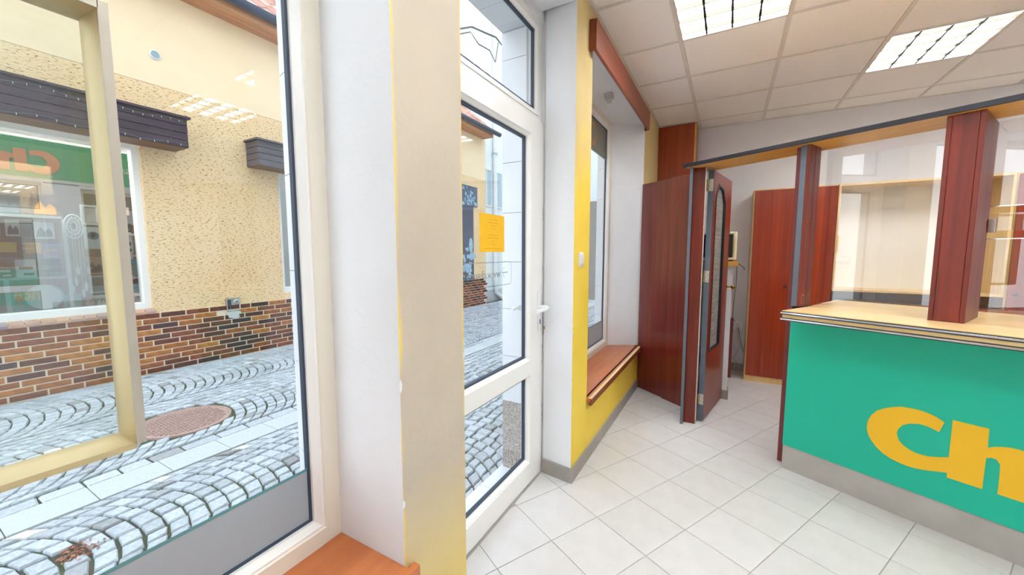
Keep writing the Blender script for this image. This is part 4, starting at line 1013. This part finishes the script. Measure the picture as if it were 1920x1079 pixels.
flat_item('framed_picture', 'white framed grey picture low in the display beside the holder post', 'picture', -6.20, 1.416, 1.542, 0.904, 1.103, (whitep, C('grey_print', (170, 160, 156))), 'framed', 0.02)
flat_item('box', 'pale turquoise box at the foot of the dreamcatcher', 'box', -6.25, 1.22, 1.35, 0.702, 0.906, (C('pale_teal', (134, 206, 210)),))
flat_item('print', 'small portrait photograph standing at the bottom of the display', 'picture', -6.20, 1.352, 1.449, 0.702, 0.905, (brown, tanp))
flat_item('print', 'blue sea picture at the bottom right of the display', 'picture', -6.25, 1.457, 1.547, 0.702, 0.886, (C('blue_print', (96, 130, 176), var=0.2), whitep))
for X, a, b, c, d, mt, lb in ((-6.2, 1.70, 1.80, 1.60, 1.80, (dark, blueg), 'dark book on the top right corner shelf'), (-6.2, 1.70, 1.80, 1.35, 1.56, (whitep, dark), 'white book on the middle right corner shelf'), (-6.2, 1.70, 1.81, 1.09, 1.28, (teal, gold_), 'teal book on the lower right corner shelf'), (-6.2, 1.70, 1.81, 0.88, 1.04, (brown, teal), 'brown book on the bottom right corner shelf')):
    flat_item('book', lb, 'book', X, a, b, c, d, mt, 'book')
rk = thing('corner_shelf', 'narrow white corner shelf at the right end of the display', 'shelf', (-6.25, 1.75, 0.7))
for z in (1.58, 1.33, 1.07, 0.86): build('shelf_board', MB().box(-6.35, -6.16, 1.60, 1.83, z - 0.016, z), M['white_plastic'], rk)
build('upright', MB().box(-6.35, -6.33, 1.60, 1.83, 0.70, 1.9), M['white_plastic'], rk)

# planked canopies above the shop windows
def canopy(y0, y1, zb, zt, label, mt, dx=0.36):
    t = thing('plank_canopy', label, 'canopy', (HX + dx / 2, (y0 + y1) / 2, zb), group='planked canopies over the shop windows')
    h = (zt - zb - 0.02) / 4
    for k in range(4):
        zz = zb + h * k
        build('plank', MB().box(HX + dx - 0.02, HX + dx - (0.004 * (k % 2)), y0, y1, zz + 0.003, zz + h - 0.003), mt, t, bevel=0.002)
        for ye, s in ((y1, -1), (y0, 1)):
            build('end_plank', MB().box(HX, HX + dx - 0.02, ye, ye + s * 0.018, zz + 0.003, zz + h - 0.003), mt, t, bevel=0.002)
    build('cap_board', MB().box(HX, HX + dx + 0.03, y0 - 0.03, y1 + 0.03, zt - 0.02, zt + 0.005), mt, t, bevel=0.003)
    build('soffit_board', MB().box(HX, HX + dx - 0.02, y0 + 0.018, y1 - 0.018, zb, zb + 0.012), C('soffit_brown', (112, 78, 56), var=0.1), t)
canopy(-2.2, 2.22, 2.60, 2.955, 'long dark purple plank canopy above the shop display', M['dark_timber'])
canopy(3.03, 6.0, 2.57, 2.93, 'short dark grey plank canopy near the window jamb', M['grey_timber'], 0.32)
fl_ = thing('fairy_lights', 'string of tiny fairy lights along the dark canopy', 'lights', (HX + 0.38, 0, 2.9))
fm = MB(); bm2 = MB(); pts = []; y = -0.5
while y < 2.2:
    pts.append((HX + 0.364, y, 2.895 + 0.015 * math.sin(y * 13))); y += 0.04
fm.tube(pts, 0.0025, 4)
pts2 = [(p[0], p[1], p[2] - 0.27) for p in pts]; fm.tube(pts2, 0.0025, 4)
for p in pts[::2] + pts2[::3]: bm2.tube([p, (p[0] + 0.012, p[1], p[2] - 0.02)], 0.0025, 5)
build('wire', fm, M['cable'], fl_); build('bulb', bm2, whitep, fl_, kind='stuff')
# round vent and wall terminal
v1 = thing('round_vent', 'small round louvred vent high on the cream wall', 'vent', (HX, 2.09, 3.69))
build('ring', MB().lathe([(0.052, 0.004), (0.052, 0.018), (0.042, 0.022), (0.042, 0.01)], (HX, 2.09, 3.69), 'x', 24), whitep, v1)
for k in range(6):
    z = 3.69 - 0.032 + k * 0.0128; wv = math.sqrt(max(0, 0.041 ** 2 - (z - 3.69) ** 2)); build('slat', MB().box(HX + 0.006, HX + 0.018, 2.09 - wv, 2.09 + wv, z - 0.003, z + 0.003), M['win_grey'], v1)
v2 = thing('flue_terminal', 'square zinc flue terminal set in the wall above the bricks', 'vent', (HX, 2.735, 0.64))
build('housing', MB().frame('x', HX, HX + 0.03, 2.65, 2.82, 0.555, 0.725, 0.012, ch=0.004).box(HX, HX + 0.008, 2.65, 2.82, 0.555, 0.725), M['steel'], v2)
build('outlet', MB().lathe([(0.035, 0.008), (0.035, 0.03), (0.026, 0.036), (0.02, 0.012)], (HX, 2.77, 0.672), 'x', 16), M['steel'], v2)
for k in range(3): build('slat', MB().box(HX + 0.008, HX + 0.02, 2.668 + 0.017 * k, 2.674 + 0.017 * k, 0.575, 0.705), M['gutter'], v2)
build('cement_patch', MB().ext([(2.735 + (0.085 + 0.018 * math.sin(5 * a) + 0.01 * math.cos(9 * a)) * math.cos(a), 0.50 + (0.062 + 0.01 * math.sin(4 * a)) * math.sin(a)) for a in [2 * math.pi * i / 30 for i in range(30)]], 'x', HX + 0.008, HX + 0.020), C('grey_cement', (206, 204, 198), var=0.1, scale=40), None, org=(HX, 2.735, 0.5), label='pale cement patch in the bricks under the flue terminal', cat='patch')
# eave, gutter, roof
ev = thing('house_eave', 'timber eave, dark gutter and clay tiles of the ochre house', 'roof', (-5.7, 3, 4.3))
for k in range(3): build('eave_board', MB().box(HX + 0.10 * k + 0.004, HX + 0.10 * k + 0.098, -3, 9.1, 4.455, 4.475), M['eave'], ev)
build('fascia_board', MB().box(-5.732, -5.712, -3, 9.12, 4.45, 4.56), M['eave'], ev)
gm = MB(); prof = [(-5.635 + 0.07 * math.cos(a), 4.60 + 0.085 * math.sin(a)) for a in [math.pi + math.pi * i / 10 for i in range(11)]]
prof += [(-5.635 + 0.065 * math.cos(a), 4.605 + 0.08 * math.sin(a)) for a in [2 * math.pi - math.pi * i / 10 for i in range(11)]]
gm.ext(prof, 'y', -3, 9.33); build('gutter', gm, M['gutter'], ev, smooth=True)
rt = MB()
for r in range(14):
    for c in range(58):
        y0 = -3.0 + c * 0.208; x0 = -5.72 - r * 0.24; z0 = 4.60 + r * 0.20; rt.tone = random.random()
        rt.add([(x0 + 0.09, y0, z0 - 0.01), (x0 + 0.09, y0 + 0.10, z0 + 0.03), (x0 + 0.09, y0 + 0.2, z0 - 0.01), (x0 - 0.22, y0, z0 + 0.22), (x0 - 0.22, y0 + 0.10, z0 + 0.26), (x0 - 0.22, y0 + 0.2, z0 + 0.22), (x0 + 0.09, y0, z0 - 0.03), (x0 + 0.09, y0 + 0.2, z0 - 0.03)],
               [(0, 3, 4, 1), (1, 4, 5, 2), (6, 0, 1), (6, 1, 2, 7)])
build('roof_tile', rt, M['rooftile'], ev, tint=True, recalc=False, kind='stuff')
build('roof_slope', MB().ext([(-5.71, 4.56), (-9.1, 7.40), (-12.3, 4.56)], 'y', -3, 9.1), C('roof_felt', (130, 96, 84)), ev)
# dark banner with pale figures on the ochre house
pb = thing('wall_banner', 'tall dark banner with pale blue bottle and glass drawings on the ochre house', 'banner', (HX, 8.25, 0.6))
build('sheet', MB().box(HX + 0.004, HX + 0.02, 7.7, 8.58, 0.62, 3.08), C('navy_banner', (66, 78, 104), var=0.15, scale=3), pb)
build('top_board', MB().box(HX + 0.02, HX + 0.035, 7.7, 8.75, 2.58, 3.10), C('navy_board', (70, 90, 112), var=0.4, scale=12), pb)
dm = MB()
def blob(yc, zc, a, b, x):
    dm.add([(x, yc + a * math.cos(t), zc + b * math.sin(t)) for t in [2 * math.pi * i / 12 for i in range(12)]], [tuple(range(12))])
for i in range(26): blob(random.uniform(7.8, 8.7), random.uniform(2.62, 3.06), random.uniform(.02, .06), random.uniform(.02, .06), HX + 0.037)
for i in range(34): blob(random.uniform(7.8, 8.55), random.uniform(0.66, 1.5), random.uniform(.02, .07), random.uniform(.02, .07), HX + 0.022)
blob(8.45, 1.55, 0.09, 0.2, HX + 0.023); blob(8.5, 1.25, 0.2, 0.07, HX + 0.024); blob(8.3, 0.95, 0.13, 0.13, HX + 0.025)
build('drawings', dm, C('pale_blue_ink', (150, 190, 212), var=0.2, scale=20), pb)

# white building further along, with grey windows and downpipe
fb = thing('white_building', 'tall white building beyond the ochre house', 'building', (-6.3, 12, GZ))
build('facade', MB().box(-14, -6.15, 9.24, 26, GZ - 0.1, 9.5), M['white_far'], fb)
for a, b in ((9.40, 9.71), (9.86, 10.6), (11.0, 12.4)):
    wf = build('window_frame', MB().frame('x', -6.15, -6.12, a, b, 2.69, 3.75, 0.03), M['white_far'], fb)
    build('pane', MB().box(-6.148, -6.135, a + .03, b - .03, 2.72, 3.72), M['win_grey'], wf)
build('base_strip', MB().box(-6.15, -6.13, 9.24, 26, GZ, 0.25), C('grey_base', (200, 202, 202)), fb)
dpi = thing('downpipe', 'white downpipe on the white building with an elbow at the bottom', 'pipe', (-6.08, 9.8, 0))
build('pipe', MB().tube([(-6.07, 9.79, 9.3), (-6.07, 9.79, 0.35), (-6.07, 9.83, 0.15), (-6.05, 10.1, 0.0), (-6.05, 10.3, -0.05)], 0.06, 12), M['white_far'], dpi, smooth=True)
build('collar', MB().tube([(-6.07, 9.79, 4.2), (-6.07, 9.79, 4.25)], 0.075, 12), M['win_grey'], dpi)
pk = thing('pink_building', 'pale pink building rising behind the ochre house roof', 'building', (-13, 12, GZ))
build('facade', MB().box(-24, -14.3, 2, 26, GZ, 17), M['pink_far'], pk)
en = thing('end_building', 'pale building closing the end of the street', 'building', (-3, 27, GZ))
build('facade', MB().box(-14, 8, 26.2, 30, GZ, 10), M['white_far'], en)

# ---- our own facade: white cladding, plinth, door reveal, fascia sign
fc = thing('shopfront_cladding', 'white panel cladding around the outside of the shop door and windows', 'cladding', (-1.22, 2, 0))
jm = build('joint_backing', MB().box(-1.202, OUTX + 0.0, 2.05, 2.50, -0.1, 2.66), M['cladjoint'], fc)
zs = [0.427, 0.72, 1.017, 1.306, 1.60, 1.895, 2.19, 2.48, 2.635]
for a, b in zip(zs, zs[1:]):
    build('panel', MB().box(-1.213, -1.05, 2.035, 2.05, a + 0.0015, b - 0.0015), M['cladding'], fc)       # right door reveal
    build('panel', MB().box(-1.213, -1.202, 2.051, 2.515, a + 0.0015, b - 0.0015), M['cladding'], fc)
    build('panel', MB().box(-1.213, -1.202, 0.718, 1.03, a + 0.0015, b - 0.0015), M['cladding'], fc)
    build('panel', MB().ext([(-1.098, 3.806), (-1.213, 3.946), (-1.213, 3.962), (-1.20, 3.957), (-1.10, 3.819)], 'z', a + 0.0015, b - 0.0015), M['cladding'], fc)
    build('panel', MB().ext([(-1.098, 0.688), (-1.213, 0.717), (-1.201, 0.727), (-1.10, 0.70)], 'z', a + 0.0015, b - 0.0015), M['cladding'], fc)
    build('panel', MB().box(-1.213, -1.202, 3.963, 5.2, a + 0.0015, b - 0.0015), M['cladding'], fc)
    build('panel', MB().box(-1.213, -1.202, -2.7, -1.6, a + 0.0015, b - 0.0015), M['cladding'], fc)
build('plinth', MB().box(-1.211, -1.062, 2.033, 2.05, -0.012, 0.4255).box(-1.215, -1.202, 2.05, 5.2, -0.12, 0.4255).box(-1.215, -1.202, -2.7, 1.03, -0.12, 0.4255), M['granulate'], fc, label='speckled granulate plinth')
for k in range(4): build('soffit_panel', MB().box(-1.213, -1.03, 1.03 + 0.2555 * k, 1.03 + 0.2555 * (k + 1) - 0.003, 2.64, 2.66), M['cladding'], fc)
build('upper_facade', MB().box(-1.22, -1.0, -3, 5.2, 2.66, 6.2), M['white_far'], fc)
nb = thing('neighbour_building', 'building next door along our side of the street', 'building', (1, 12, GZ))
build('facade', MB().box(-1.22, 6, 5.35, 26, GZ - 0.1, 7), M['white_far'], nb)
fs_ = thing('fascia_sign', 'green fascia sign with orange lettering above the shop door outside', 'sign', (-1.23, 1, 2.7))
build('board', MB().box(-1.24, -1.221, -2.6, 3.9, 2.72, 3.40), M['sign_green'], fs_)
build('letter', MB().ext([(2.27 - (u - 0.39) * 1.3, 2.80 + (z - 0.289) * 1.38) for u, z in Cc], 'x', -1.262, -1.238), M['letter_edge'], fs_)
tx = text_mb('ance', 0.47, 0.02, 0.02, xs=1.2)
build('letter', place(tx, lambda a, b, c: (-1.25 + c, 1.49 - a, 2.80 + b)), M['letter_edge'], fs_)
tx = text_mb('Sázka', 0.16, 0.01, 0.0)
build('letter', place(tx, lambda a, b, c: (-1.243 + c, 3.25 - a, 2.98 + b)), M['white_plastic'], fs_)
cbw = thing('overhead_cables', 'tangle of grey cables hanging above the door outside', 'cable', (-2.2, 3.3, 3.5))
build('cable', MB().tube([(-3.5, 3.0, 3.6), (-2.6, 3.05, 3.48), (-2.2, 3.14, 3.475), (-2.2, 3.37, 3.53), (-2.15, 3.49, 3.53), (-2.1, 3.57, 3.45), (-1.7, 4.4, 3.7), (-1.25, 4.8, 3.9)], 0.009, 6), M['cable'], cbw)
build('cable', MB().tube([(-3.5, 3.0, 3.5), (-2.2, 3.12, 3.42), (-2.2, 3.25, 3.37), (-2.2, 3.45, 3.40), (-2.2, 3.56, 3.33), (-2.2, 3.62, 3.55)], 0.006, 6), M['cable'], cbw)
gp = thing('wall_cabinet', 'flat grey cabinet door on the outside wall seen through the far window', 'cabinet', (-1.30, 4.05, 0.86))
build('door_plate', MB().box(-1.31, -1.216, 3.97, 4.25, 0.86, 1.895), C('grey_metal', (128, 126, 118), var=0.03), gp, bevel=0.004)
build('frame', MB().frame('x', -1.31, -1.318, 3.97, 4.25, 0.86, 1.895, 0.02), C('grey_metal_frame', (96, 94, 90)), gp)
